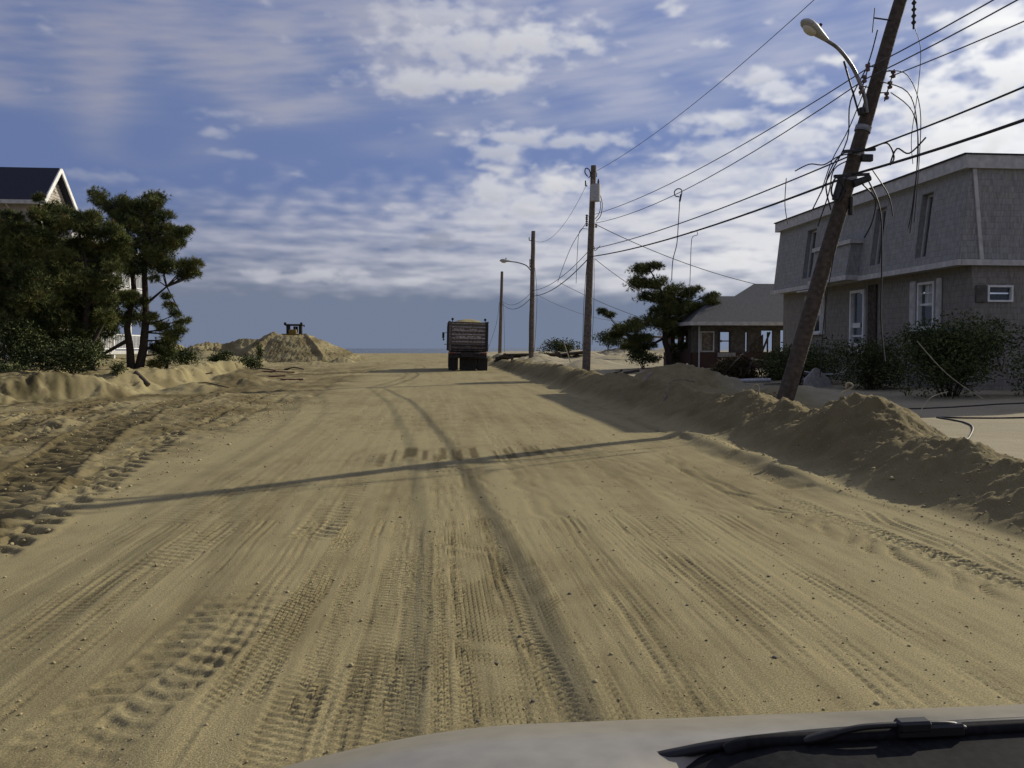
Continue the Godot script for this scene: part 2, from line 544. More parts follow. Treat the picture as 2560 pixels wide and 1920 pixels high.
func base_h(x: float, d: float) -> float:
	var h := 0.55 * sm(70.0, 135.0, d) - 4.6 * sm(150.0, 235.0, d)
	h += 0.02 * ns.get_noise_2d(x * 0.25, d * 0.15)
	if x < -2.6:
		var rough := sm(-2.9, -4.4, x + 0.35 * ns.get_noise_2d(d * 0.5, 9.0))
		h += rough * (0.07 * nf.get_noise_2d(x * 0.9, d * 0.7) + 0.05 * nf.get_noise_2d(x * 4.0 + 9.0, d * 4.0) + 0.025 * nf.get_noise_2d(x * 13.0, d * 13.0) - 0.02)
		var xb := table(BANK, d) + 0.9 * ns.get_noise_2d(d * 0.22, 40.0) + 0.35 * nf.get_noise_2d(d * 1.6, x * 1.6 + 7.0)
		var t := clampf((xb + 0.5 - x) / (1.0 + 0.9 * ns.get_noise_2d(d * 0.4, 77.0)), 0.0, 1.0)
		if t > 0.0:
			var hb := 0.62 * (1.0 - 0.55 * sm(48.0, 75.0, d)) + 0.12 * ns.get_noise_2d(d * 0.35, 3.0)
			h += (t * t * (3.0 - 2.0 * t)) * hb + t * (0.1 * nf.get_noise_2d(x * 1.3, d * 1.3) + 0.07 * nf.get_noise_2d(x * 5.0, d * 5.0 + 3.0))
			# small gullies down the scarp
			h += 0.12 * t * (1.0 - t) * 4.0 * nf.get_noise_2d(d * 4.0, 11.0 + x * 4.0)
			h += 0.25 * sm(1.0, 8.0, xb - x) * (1.0 - sm(60.0, 90.0, d))
	elif x > 3.2:
		var yard := sm(4.9, 6.3, x)
		h += yard * (0.18 + 0.16 * sm(7.0, 14.0, x) + 0.2 * sm(28.0, 40.0, d) * (1.0 - sm(80.0, 120.0, d)) + 0.05 * nf.get_noise_2d(x * 0.5, d * 0.5))
		var xc := 5.2 + 0.12 * ns.get_noise_2d(d * 0.3, 5.0) + 0.004 * d
		var H: float = table(BERM_H, d) * (1.0 + 0.13 * ns.get_noise_2d(d * 0.8, 21.0))
		var w := 0.62 + H * 0.72
		var q := absf(x - xc) / w
		if q < 1.25:
			var pr := 0.5 * maxf(0.0, 1.0 - q) + 0.5 * (1.0 - sm(0.0, 1.15, q))
			h = lerpf(h, maxf(h, 0.0) * (1.0 - pr) + H * pr, 1.0)
			var am := pr * (1.0 - 0.3 * pr)
			h += am * (0.09 * nf.get_noise_2d(x * 2.6, d * 2.6) + 0.1 * nf.get_noise_2d(x * 7.0 + 3.0, d * 7.0) + 0.045 * nf.get_noise_2d(x * 18.0, d * 18.0))
		# low windrow along the road edge
		var wr := exp(-pow((x - 4.02 - 0.1 * ns.get_noise_2d(d, 2.0)) / 0.2, 2.0)) * sm(7.5, 9.5, d) * (1.0 - sm(13.2, 14.6, d))
		h += 0.11 * wr
	for m in MOUNDS:
		var dx: float = x - m[0]
		var dd: float = d - m[1]
		var r: float = m[2]
		if absf(dx) < r and absf(dd) < r:
			var k := 1.0 - sqrt(dx * dx + dd * dd) / r
			if k > 0.0:
				k += (0.2 * nf.get_noise_2d(x * 1.6, d * 1.6) + 0.1 * nf.get_noise_2d(x * 6.0, d * 6.0)) * minf(1.0, k * 4.0)
				h += m[3] * (1.15 * k * k * (3.0 - 2.0 * k) * 0.5 + 0.5 * k)
	return h

# wheel and cleat marks: kind, [[d, x], ...], width, depth, strength of the damp tone
# kinds: 0 notched grooves, 1 ladder ribs, 2 big lugs, 3 crawler cleats, 4 plain rut
const TRACKS := [
	[1, [[2.2, -0.36], [4.2, -0.27], [6.0, -0.22], [9.0, -0.24]], 0.2, 0.011, 0.22, 0.052],
	[1, [[2.2, -0.2], [4.0, -0.13], [6.0, -0.11], [8.0, -0.1]], 0.14, 0.012, 0.25, 0.047],
	[1, [[2.2, 0.0], [5.0, 0.02], [9.0, 0.0], [12.0, 0.03]], 0.075, 0.012, 0.22, 0.042],
	[1, [[2.2, 0.12], [5.0, 0.13], [8.0, 0.12]], 0.075, 0.01, 0.16, 0.044],
	[0, [[2.2, 0.30], [5.0, 0.27], [9.0, 0.24], [16.0, 0.16]], 0.33, 0.016, 0.12, 0.05],
	[2, [[2.2, 0.56], [4.5, 0.47], [7.0, 0.42], [9.0, 0.40]], 0.13, 0.012, 0.1, 0.06],
	[0, [[2.2, 0.74], [5.0, 0.62], [9.0, 0.5], [14.0, 0.4]], 0.14, 0.012, 0.1, 0.055],
	[2, [[2.5, -1.45], [3.6, -1.26], [4.6, -1.1], [5.4, -1.02]], 0.46, 0.015, 0.05, 0.13],
	[2, [[6.4, -0.95], [8.0, -0.9], [10.0, -0.86]], 0.36, 0.012, 0.08, 0.13],
	[1, [[3.4, -0.92], [4.6, -0.83], [6.0, -0.75], [8.5, -0.66]], 0.085, 0.014, 0.3, 0.05],
	[1, [[3.4, -0.78], [4.6, -0.72], [6.0, -0.66], [7.4, -0.6]], 0.075, 0.014, 0.26, 0.05],
	[1, [[3.2, -0.56], [5.0, -0.52], [7.0, -0.48], [9.0, -0.46]], 0.1, 0.009, 0.18, 0.046],
	[1, [[2.4, -0.62], [4.0, -0.55]], 0.2, 0.01, 0.15, 0.055],
	[0, [[3.0, 1.06], [8.0, 1.0], [15.0, 0.86]], 0.3, 0.008, 0.08, 0.06],
	[0, [[4.0, 1.6], [9.0, 1.5], [14.0, 1.36]], 0.34, 0.007, 0.07, 0.07],
	[1, [[6.0, 1.9], [9.0, 1.8], [14.0, 1.7]], 0.3, 0.006, 0.07, 0.09],
	[0, [[4.6, 2.55], [9.0, 2.4], [14.0, 2.2]], 0.4, 0.006, 0.06, 0.06],
	[0, [[4.5, 3.28], [6.0, 3.2], [7.6, 3.05], [9.0, 3.0], [12.0, 3.1]], 0.24, 0.022, 0.14, 0.06],
	[2, [[4.6, 3.58], [6.0, 3.5], [7.6, 3.42], [9.0, 3.4]], 0.22, 0.022, 0.12, 0.11],
	[0, [[4.6, 3.86], [6.5, 3.8], [9.0, 3.75], [13.0, 3.9], [18.0, 4.0]], 0.22, 0.022, 0.12, 0.07],
	[1, [[7.0, -2.2], [10.0, -2.0], [13.0, -1.8]], 0.4, 0.007, 0.05, 0.11],
	[1, [[5.5, -1.9], [7.5, -1.7], [9.5, -1.55]], 0.3, 0.006, 0.05, 0.09],
	[3, [[5.5, -3.75], [8.5, -4.15], [10.7, -4.7], [14.0, -5.5], [20.0, -6.6], [27.0, -6.9], [38.0, -6.6]], 0.85, 0.045, 0.34, 0.31],
	[2, [[6.0, -4.9], [10.0, -5.75], [14.0, -6.6], [19.0, -7.6], [24.0, -8.0]], 0.6, 0.05, 0.22, 0.38],
	[2, [[6.0, -3.2], [10.0, -3.75], [15.0, -4.5], [24.0, -5.3], [38.0, -5.2]], 0.55, 0.045, 0.22, 0.34],
	[3, [[9.0, -7.6], [14.0, -7.3], [20.0, -8.6], [26.0, -8.8]], 0.7, 0.06, 0.25, 0.31],
	[2, [[12.0, -9.3], [17.0, -9.2], [24.0, -8.4]], 0.6, 0.07, 0.15, 0.36],
	[4, [[16.0, -3.9], [22.0, -4.3], [30.0, -4.9], [44.0, -5.6]], 0.26, 0.07, 0.1, 0.1],
	[4, [[17.0, -4.6], [23.0, -5.0], [32.0, -5.7], [46.0, -6.4]], 0.24, 0.08, 0.1, 0.1],
	[4, [[22.0, -7.6], [30.0, -7.6], [40.0, -7.6], [60.0, -8.5]], 0.4, 0.08, 0.1, 0.1],
	[4, [[26.0, -3.7], [40.0, -4.6], [60.0, -4.9]], 0.3, 0.06, 0.1, 0.1],
	[4, [[12.5, 3.9], [20.0, 4.0], [30.0, 4.1]], 0.14, 0.03, 0.15, 0.1]]

var ribs := []

# narrow notched rib lines of passing tyres, in bundles, all along the roadway
func make_ribs() -> void:
	for k in 34:
		var x := rng.randf_range(-2.6, 3.0)
		var d0 := 2.2 + 11.0 * rng.randf() * rng.randf()
		var d1 := d0 + rng.randf_range(3.0, 13.0)
		var drift := rng.randf_range(-0.02, 0.02)
		var gap := rng.randf_range(0.045, 0.075)
		var n := rng.randi_range(2, 5)
		for i in n:
			var xx := x + i * gap
			ribs.append([5, [[d0 + rng.randf() * 0.6, xx], [(d0 + d1) * 0.5, xx + drift * (d1 - d0) * 0.5], [d1 - rng.randf() * 1.5, xx + drift * (d1 - d0)]], rng.randf_range(0.026, 0.036), rng.randf_range(0.006, 0.011), rng.randf_range(0.08, 0.22), 0.05])

func track_mark(kind: int, q: float, s: float, w: float, x: float, pitch: float) -> float:
	# returns -1 (pressed in) .. 0.5 (pushed up)
	var nn := nf.get_noise_2d(x * 7.0 + kind * 13.0, s * 5.0)
	var jag := 0.25 * nn
	match kind:
		0:
			var a := q * w / pitch + 0.1 * nn
			var fr := absf(a - roundf(a))
			var notch := 0.75 + 0.45 * sin(s * TAU / 0.055 + q * 4.0)
			return -sm(0.26, 0.05, fr) * notch + 0.25 * sm(0.22, 0.4, fr)
		1:
			var strip := floorf((q * 0.5 + 0.5) * 2.999)
			var ph := s / pitch + strip * 0.37 + 0.25 * q + 0.12 * nn
			var fr := absf(ph - roundf(ph)) * 2.0
			return 0.3 - 1.1 * sm(0.2, 0.75, fr)
		2:
			var sidev := signf(q)
			var ph := s / pitch + (0.5 if sidev > 0.0 else 0.0) + 0.55 * absf(q) + 1.7 * jag
			var fr := absf(ph - roundf(ph)) * 2.0
			return 0.35 - 1.2 * sm(0.35, 0.62, fr) * sm(0.02, 0.12, absf(q)) * sm(1.02, 0.85, absf(q))
		3:
			var ph := s / pitch + 0.25 * q + 0.16 * nn
			var fr := absf(ph - roundf(ph)) * 2.0
			if absf(q) > 0.94:
				return 0.9 + 0.6 * nn
			return 0.25 - 1.0 * sm(0.25, 0.7, fr)
		5:
			return -sm(1.0, 0.3, absf(q)) * (0.6 + 0.5 * sin(s * TAU / 0.06) + 0.4 * nn)
		_:
			return -sm(1.0, 0.3, absf(q)) * (0.7 + 0.5 * nn)

func range_grow(a: float, b: float, s0: float, k: float) -> PackedFloat32Array:
	var o := PackedFloat32Array()
	var d := a
	while d < b:
		o.append(d)
		d += maxf(s0, absf(d) * k)
	o.append(b)
	return o

func cols(list: Array) -> PackedFloat32Array:
	# [[from, to, step], ...]
	var o := PackedFloat32Array()
	for q in list:
		var n := int(ceil((q[1] - q[0]) / q[2]))
		for i in n:
			o.append(q[0] + (q[1] - q[0]) * i / n)
	o.append(list[list.size() - 1][1])
	return o

func ground_patch(called: String, parent: Node, X: PackedFloat32Array, D: PackedFloat32Array, sink_first: float, fine: bool) -> void:
	var nx := X.size()
	var nd := D.size()
	var H := PackedFloat32Array()
	H.resize(nx * nd)
	var T := PackedFloat32Array()
	T.resize(nx * nd)
	for j in nd:
		var d := D[j]
		for i in nx:
			var x := X[i]
			var h := base_h(x, d)
			if fine and x > -4.5 and x < 4.2:
				# combed by many wheels: long faint streaks along the road
				h += 0.004 * nf.get_noise_2d(x * 14.0, d * 0.4) + 0.0025 * nf.get_noise_2d(x * 40.0, d * 1.2) + 0.0012 * nf.get_noise_2d(x * 26.0, d * 22.0)
			H[j * nx + i] = h
	for t in TRACKS + ribs:
		var path: Array = t[1]
		var w: float = t[2]
		var depth: float = t[3]
		var d0: float = path[0][0]
		var d1: float = path[path.size() - 1][0]
		var kind: int = t[0]
		for j in nd:
			var d := D[j]
			if d < d0 or d > d1: continue
			var xc := table(path, d) + 0.02 * ns.get_noise_2d(d * 0.9, w * 50.0)
			var endf := sm(d0, d0 + 0.3, d) * sm(d1, d1 - 0.25 * (d1 - d0), d)
			var a := X.bsearch(xc - w * 0.66)
			var b := X.bsearch(xc + w * 0.66)
			for i in range(a, mini(b, nx)):
				var q := (X[i] - xc) / (w * 0.5)
				var e := sm(1.32, 1.0, absf(q)) * endf * (clampf(0.75 + 0.9 * nf.get_noise_2d(X[i] * 1.5, d * 1.1 + kind * 3.0), 0.1, 1.15) if kind != 3 else 0.9)
				var m := track_mark(kind, q, d, w, X[i], t[5])
				var k := j * nx + i
				H[k] += depth * m * e
				T[k] += t[4] * e * (0.55 + 0.45 * clampf(-m, 0.0, 1.0))
	var V := PackedVector3Array()
	var N := PackedVector3Array()
	var C := PackedColorArray()
	V.resize(nx * nd); N.resize(nx * nd); C.resize(nx * nd)
	for j in nd:
		var d := D[j]
		var j0 := maxi(j - 1, 0)
		var j1 := mini(j + 1, nd - 1)
		for i in nx:
			var x := X[i]
			var k := j * nx + i
			var i0 := maxi(i - 1, 0)
			var i1 := mini(i + 1, nx - 1)
			var gx := (H[j * nx + i1] - H[j * nx + i0]) / (X[i1] - X[i0])
			var gd := (H[j1 * nx + i] - H[j0 * nx + i]) / (D[j1] - D[j0])
			N[k] = Vector3(-gx, 1.0, gd).normalized()
			V[k] = Vector3(x, H[k] - (sink_first if j == 0 else 0.0), -d)
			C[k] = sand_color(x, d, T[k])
	var I := PackedInt32Array()
	I.resize((nx - 1) * (nd - 1) * 6)
	var p := 0
	for j in nd - 1:
		for i in nx - 1:
			var a := j * nx + i
			I[p] = a; I[p + 1] = a + nx; I[p + 2] = a + nx + 1
			I[p + 3] = a; I[p + 4] = a + nx + 1; I[p + 5] = a + 1
			p += 6
	var arr := []
	arr.resize(Mesh.ARRAY_MAX)
	arr[Mesh.ARRAY_VERTEX] = V
	arr[Mesh.ARRAY_NORMAL] = N
	arr[Mesh.ARRAY_COLOR] = C
	arr[Mesh.ARRAY_INDEX] = I
	var me := ArrayMesh.new()
	me.add_surface_from_arrays(Mesh.PRIMITIVE_TRIANGLES, arr)
	me.surface_set_material(0, M.sand)
	var o := MeshInstance3D.new()
	o.mesh = me
	o.name = called
	parent.add_child(o, true)

const DRY := Vector3(0.382, 0.326, 0.176)
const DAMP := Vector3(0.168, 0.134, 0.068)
const PALE := Vector3(0.43, 0.38, 0.255)

func sand_color(x: float, d: float, tone: float) -> Color:
	var a := nf.get_noise_2d(x * 0.6, d * 0.3)
	var b := nf.get_noise_2d(x * 5.0 + 40.0, d * 3.0)
	var c := DRY
	var soil := 0.0
	var damp := clampf(0.12 + 0.35 * a + 0.25 * b, 0.0, 1.0)
	if x < -2.7:
		var r := sm(-2.8, -4.6, x + 0.4 * ns.get_noise_2d(d * 0.5, 9.0)) * (1.0 - sm(55.0, 90.0, d))
		damp += r * (0.52 + 1.0 * nf.get_noise_2d(x * 0.8 + 5.0, d * 0.5))
		var xb := table(BANK, d)
		damp -= 0.6 * sm(xb + 0.9, xb + 0.1, x)
		soil = sm(-10.0, -10.9, x + 0.8 * a) * sm(22.0, 23.4, d + 1.5 * b) * sm(30.0, 28.0, d + 2.0 * a) * clampf(0.75 + b, 0.0, 1.0)
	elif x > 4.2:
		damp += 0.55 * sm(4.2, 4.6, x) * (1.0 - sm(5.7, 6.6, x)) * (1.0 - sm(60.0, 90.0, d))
		# the darker sand tone reaches farther into the yard around the mounds
		var yard_shift := 2.6 * sm(14.5, 17.0, d) * sm(31.0, 28.5, d)
		var yard := sm(5.6, 6.8, x - yard_shift + 0.5 * a)
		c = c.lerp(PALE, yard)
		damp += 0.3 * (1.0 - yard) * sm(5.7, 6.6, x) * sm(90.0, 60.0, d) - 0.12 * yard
	else:
		# long streaks of churned damp sand on the roadway
		damp += 0.3 * nf.get_noise_2d(x * 5.0 + 11.0, d * 0.22) + 0.22 * maxf(0.0, nf.get_noise_2d(x * 26.0 + 3.0, d * 0.3))
		# scraped patch across the road where the blade was lowered
		var se := d - 0.09 * x + 0.25 * b + 0.7 * nf.get_noise_2d(x * 5.0, 66.0)
		var sc := sm(10.8, 11.2, se) * sm(12.3, 11.8, se) * sm(-0.95, -0.5, x) * sm(2.1, 1.3, x)
		damp += sc * sm(-0.1, 0.16, nf.get_noise_2d(x * 9.0, d * 0.2 + 4.0) + 0.6 * nf.get_noise_2d(x * 30.0, d * 0.15 + 9.0)) * 1.2
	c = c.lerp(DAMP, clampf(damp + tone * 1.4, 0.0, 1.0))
	c = c.lerp(Vector3(0.07, 0.058, 0.03), soil * 0.9)
	return Color(c.x, c.y, c.z)

func build_ground() -> void:
	make_ribs()
	var g := Node3D.new()
	g.name = "sand_ground"
	add_child(g)
	struct(g)
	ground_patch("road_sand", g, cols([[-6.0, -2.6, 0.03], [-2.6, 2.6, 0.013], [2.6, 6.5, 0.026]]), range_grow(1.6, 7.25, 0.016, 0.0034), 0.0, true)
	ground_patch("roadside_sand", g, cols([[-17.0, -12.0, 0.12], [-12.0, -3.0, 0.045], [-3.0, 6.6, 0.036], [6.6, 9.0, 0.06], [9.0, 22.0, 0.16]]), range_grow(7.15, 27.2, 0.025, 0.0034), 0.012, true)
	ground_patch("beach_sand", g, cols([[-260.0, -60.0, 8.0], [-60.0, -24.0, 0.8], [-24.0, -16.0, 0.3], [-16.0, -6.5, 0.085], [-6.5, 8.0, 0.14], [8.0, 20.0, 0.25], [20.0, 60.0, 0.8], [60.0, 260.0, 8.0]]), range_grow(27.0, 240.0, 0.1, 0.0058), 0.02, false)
	# the rest of the sheet, beside and behind the viewpoint, below the detailed parts where they overlap
	var mb := MB.new()
	mb.colored = true
	mb.col = Color(0.3, 0.24, 0.14)
	for q in [[-260.0, -16.5, -60.0, 27.1], [21.5, 260.0, -60.0, 27.1], [-16.5, 21.5, -60.0, 1.65], [-16.5, -5.9, 1.65, 7.3], [6.4, 21.5, 1.65, 7.3]]:
		var nx := int(clamp((q[1] - q[0]) / 1.2, 8, 60))
		var nd := int(clamp((q[3] - q[2]) / 1.2, 6, 60))
		var rows := []
		for j in nd + 1:
			var row := []
			for i in nx + 1:
				var x: float = lerpf(q[0], q[1], i / float(nx))
				var d: float = lerpf(q[2], q[3], j / float(nd))
				row.append(Vector3(x, base_h(x, d) - 0.02, -d))
			rows.append(row)
		mb.loft(rows, false, true)
	put(mb, "outer_sand", M.sand, g)
	# sea
	var s := MB.new()
	s.quad(Vector3(-9000, -2.6, -185), Vector3(9000, -2.6, -185), Vector3(9000, -2.6, -9000), Vector3(-9000, -2.6, -9000), Vector3.UP)
	struct(put(s, "sea", M.sea))
	# sand hill with the crawler's ramp
	var hill := MB.new()
	hill.colored = true
	var rows := []
	for j in 121:
		var row := []
		for i in 181:
			var x := -27.0 + i * 0.125
			var d := 78.0 + j * 0.22
			var px := (x + 15.2)
			var pd := (d - 92.0)
			var rr := sqrt(px * px + pd * pd * 0.8)
			var slope := 0.62 if px < 0.0 else lerpf(0.62, 0.42, clampf(px / maxf(rr, 0.1), 0.0, 1.0))
			var h := clampf(2.72 - slope * maxf(0.0, rr - 2.0), 0.0, 2.72)
			# lower ridge behind, to the left
			h = maxf(h, clampf(2.0 + 0.25 * ns.get_noise_2d(x * 0.3, 4.0) - 0.5 * absf(d - 96.0 + 0.15 * (x + 20.0)) - 0.25 * maxf(0.0, -21.5 - x) - 0.4 * maxf(0.0, x + 15.0), 0.0, 2.4))
			h -= 0.9 * exp(-pow(px / 2.4, 2.0)) * sm(93.0, 94.6, d) * sm(99.0, 97.0, d) * minf(1.0, h)
			var on := sm(0.0, 0.4, h)
			h += on * (0.08 * nf.get_noise_2d(x * 0.5, d * 0.35) + 0.12 * nf.get_noise_2d(x * 2.0, d * 1.5) + 0.07 * nf.get_noise_2d(x * 6.0, d * 4.0))
			# ridge ramps
			h += on * 0.3 * exp(-pow((px + 0.45 * (92.0 - d) + 0.9) / 0.3, 2.0)) * sm(85.5, 87.0, d) * sm(92.0, 90.5, d)
			h += on * 0.3 * exp(-pow((px - 0.5 * (92.0 - d) - 1.2) / 0.3, 2.0)) * sm(85.0, 87.0, d) * sm(92.0, 90.5, d)
			row.append(Vector3(x, base_h(x, d) - 0.06 + h, -d))
		rows.append(row)
	# coloured row by row for damp layers exposed in the heap
	var base_rows := rows
	for i in base_rows.size() - 1:
		for k in base_rows[0].size() - 1:
			var a: Vector3 = base_rows[i][k]
			var b: Vector3 = base_rows[i + 1][k]
			var c: Vector3 = base_rows[i + 1][k + 1]
			var e: Vector3 = base_rows[i][k + 1]
			var t := clampf(0.45 + 0.9 * nf.get_noise_2d(a.x * 0.5, a.y * 2.5 + a.z * 0.1), 0.0, 1.0)
			var cc := DRY.lerp(DAMP, t)
			hill.col = Color(cc.x, cc.y, cc.z)
			hill.tri(a, b, c, Vector3.UP)
			hill.tri(a, c, e, Vector3.UP)
	struct(put(hill, "sand_hill", M.sand))
	# loose stones on the roadway
	var peb := SphereMesh.new()
	peb.radial_segments = 6
	peb.rings = 3
	peb.radius = 1.0
	peb.height = 1.5
	peb.material = mat(lin(0.1, 0.085, 0.065), 0.9)
	var mm := MultiMesh.new()
	mm.transform_format = MultiMesh.TRANSFORM_3D
	mm.mesh = peb
	mm.instance_count = 900
	for i in 900:
		var d := 2.6 + 18.0 * pow(rng.randf(), 1.7)
		var x := rng.randf_range(-3.6, 4.0) if rng.randf() < 0.8 else rng.randf_range(3.6, 6.0)
		var r := rng.randf_range(0.002, 0.0055) * (1.0 + 1.3 * pow(rng.randf(), 6.0)) * (1.0 + d * 0.05)
		var bs := Basis(Vector3.UP, rng.randf() * TAU).scaled(Vector3(r, r * 0.7, r * rng.randf_range(0.7, 1.3)))
		mm.set_instance_transform(i, Transform3D(bs, Vector3(x, base_h(x, d) + r * 0.15, -d)))
	var mi := MultiMeshInstance3D.new()
	mi.multimesh = mm
	mi.name = "pebbles"
	mi.set_meta("kind", "stuff")
	tag(mi, "small dark pebbles and clods strewn over the sandy road", "pebbles")
	add_child(mi)
	# crumbs of sand thrown up by the tyres and fallen from the berm
	var cl := SphereMesh.new()
	cl.radial_segments = 5
	cl.rings = 2
	cl.radius = 1.0
	cl.height = 1.6
	cl.material = mat(lin(0.3, 0.25, 0.135), 0.95)
	var cm := MultiMesh.new()
	cm.transform_format = MultiMesh.TRANSFORM_3D
	cm.mesh = cl
	cm.instance_count = 14000
	for i in 14000:
		var d := 2.4 + 22.0 * pow(rng.randf(), 1.6)
		var x := rng.randf_range(-3.6, 4.2)
		var r := rng.randf_range(0.002, 0.006) * (1.0 + 1.5 * pow(rng.randf(), 8.0))
		var k := rng.randf()
		if k < 0.3:
			x = rng.randf_range(4.0, 6.4)
			r *= rng.randf_range(1.0, 2.2)
		elif k < 0.55:
			x = rng.randf_range(-10.0, -3.0)
			d = 6.0 + 18.0 * rng.randf()
			r *= rng.randf_range(1.0, 3.5)
		var bs := Basis(Vector3(rng.randfn(), rng.randfn(), rng.randfn()).normalized(), rng.randf() * TAU).scaled(Vector3(r, r * 0.8, r * rng.randf_range(0.8, 1.4)))
		cm.set_instance_transform(i, Transform3D(bs, Vector3(x, base_h(x, d) + r * 0.2, -d)))
	var ci := MultiMeshInstance3D.new()
	ci.multimesh = cm
	ci.name = "sand_crumbs"
	ci.set_meta("kind", "stuff")
	tag(ci, "crumbs of loose sand scattered over road, berm and ruts", "sand crumbs")
	add_child(ci)
# ---------------------------------------------------------------- vegetation: foliage masses of the pines [x, y, radius] round the stem's foot
const PINE_TWO_STEMS := [[-1.24, 6.71, 0.3], [-0.97, 6.49, 0.27], [-0.64, 6.44, 0.3], [-0.26, 6.5, 0.3], [-0.76, 6.21, 0.24], [0.46, 6.63, 0.27], [0.85, 6.75, 0.3], [1.07, 6.52, 0.24], [1.18, 6.18, 0.24], [0.79, 6.24, 0.3], [0.29, 6.34, 0.3], [-0.15, 6.11, 0.43], [-0.54, 5.93, 0.3], [0.4, 5.89, 0.43], [0.89, 5.9, 0.3], [-0.05, 5.54, 0.49], [0.55, 5.44, 0.49], [1, 5.33, 0.37], [1.39, 5.5, 0.27], [1.66, 5.28, 0.3], [2, 5.34, 0.24], [2.14, 5.46, 0.15], [1.77, 4.99, 0.27], [1.32, 4.93, 0.37], [0.82, 4.87, 0.43], [0.26, 4.75, 0.49], [-0.23, 4.97, 0.37], [-0.46, 4.51, 0.37], [0.09, 4.29, 0.43], [0.64, 4.3, 0.49], [1.09, 4.42, 0.37], [1.37, 4.19, 0.37], [1.7, 4.08, 0.3], [2.03, 4.14, 0.27], [2.32, 4.2, 0.18], [2.14, 3.85, 0.24], [1.86, 3.79, 0.24], [1.19, 3.9, 0.24], [-0.36, 3.95, 0.3], [0.42, 3.9, 0.24], [0.97, 3.56, 0.15], [-0.16, 2.69, 0.37], [0.23, 2.69, 0.3], [1.46, 2.9, 0.15], [1.45, 2.53, 0.18], [1.67, 2.24, 0.18], [1.95, 2.04, 0.15], [1.61, 1.9, 0.12], [1.77, 1.61, 0.24], [1.49, 1.38, 0.24], [1.15, 1.2, 0.27], [0.93, 1.72, 0.3], [0.89, 2.12, 0.18], [-0.06, 2.12, 0.37], [-0.5, 2, 0.3], [0.81, 0.97, 0.3], [1.2, 0.86, 0.27], [0.74, 0.28, 0.24], [0.96, -0.24, 0.18], [0.38, 2.12, 0.24]]
const PINE_DENSE := [[0.84, 6.02, 0.14], [1.03, 5.77, 0.28], [0.88, 5.41, 0.28], [0.53, 5.45, 0.19], [0.87, 4.94, 0.33], [0.37, 4.94, 0.33], [-0.06, 5.29, 0.22], [-0.31, 5.44, 0.19], [-0.41, 5.03, 0.33], [-0.13, 4.73, 0.39], [0.36, 4.42, 0.44], [1, 4.53, 0.39], [-0.34, 4.21, 0.44], [0.15, 3.91, 0.5], [0.75, 4.02, 0.39], [-0.45, 3.39, 0.5], [0.09, 3.24, 0.55], [0.73, 3.24, 0.5], [-0.47, 2.57, 0.55], [0.22, 2.47, 0.55], [0.91, 2.47, 0.55], [-0.39, 1.79, 0.5], [0.3, 1.74, 0.55], [0.99, 1.8, 0.55], [-0.21, 1.23, 0.33], [0.48, 1.12, 0.39], [1.18, 1.18, 0.33], [-0.93, 4, 0.61], [-1.05, 2.97, 0.67], [-0.98, 2.05, 0.61], [-1.06, 4.72, 0.5]]
const PINE_MIDDLE := [[-0.67, 5.62, 0.31], [-0.33, 5.47, 0.28], [0.07, 5.47, 0.28], [0.37, 5.53, 0.17], [0.61, 5.28, 0.14], [-0.73, 5.21, 0.39], [-0.24, 5.16, 0.33], [0.16, 5.17, 0.33], [0.46, 4.96, 0.28], [0.86, 4.97, 0.33], [1.05, 4.76, 0.28], [-0.4, 4.64, 0.33], [0.05, 4.55, 0.33], [0.55, 4.55, 0.33], [0.94, 4.35, 0.28], [-0.56, 4.13, 0.33], [0.14, 4.08, 0.33], [0.59, 3.93, 0.33], [0.93, 3.73, 0.28], [-0.68, 3.2, 0.5], [-0.08, 3.2, 0.44], [0.42, 3.31, 0.39], [0.92, 3.26, 0.33], [-0.39, 2.47, 0.55], [0.21, 2.58, 0.44], [0.71, 2.58, 0.33], [1.12, 2.79, 0.28], [-0.31, 1.85, 0.5], [0.3, 1.96, 0.44], [0.8, 2.01, 0.33], [-0.12, 1.33, 0.33]]
const PINE_SEASIDE := [[-1.32, 4.74, 0.4], [-0.78, 4.86, 0.31], [-1.38, 4.09, 0.49], [-0.71, 4.09, 0.44], [-0.37, 3.43, 0.49], [0.08, 3.77, 0.35], [-1.04, 3.43, 0.35], [0.2, 3.11, 0.53], [0.72, 3.51, 0.31], [1.03, 3.73, 0.27], [-0.14, 2.77, 0.49], [0.77, 2.89, 0.44], [1.34, 3, 0.35], [1.9, 3.34, 0.31], [2.2, 3.56, 0.18], [1.68, 2.85, 0.31], [2.13, 3.12, 0.27], [-0.59, 2.71, 0.4], [-0.92, 2.22, 0.44], [-1.48, 2.22, 0.35], [-1.82, 1.89, 0.35], [-2.38, 1.99, 0.27], [-3.23, 2.76, 0.2], [-2.94, 2.54, 0.18], [-2.56, 1.66, 0.2], [-2.26, 1.73, 0.22], [-0.13, 2.11, 0.53], [0.43, 2.22, 0.44], [-1.59, 1.38, 0.4], [-1.03, 1.51, 0.31], [-1.36, 1, 0.31], [-0.8, 1.12, 0.2], [-1.88, 1.07, 0.27], [0.55, 1.74, 0.4], [1.12, 2, 0.35], [0.74, 1.12, 0.27], [0.38, 1.01, 0.18], [1.68, 2.23, 0.31], [2.37, 2.56, 0.22]]

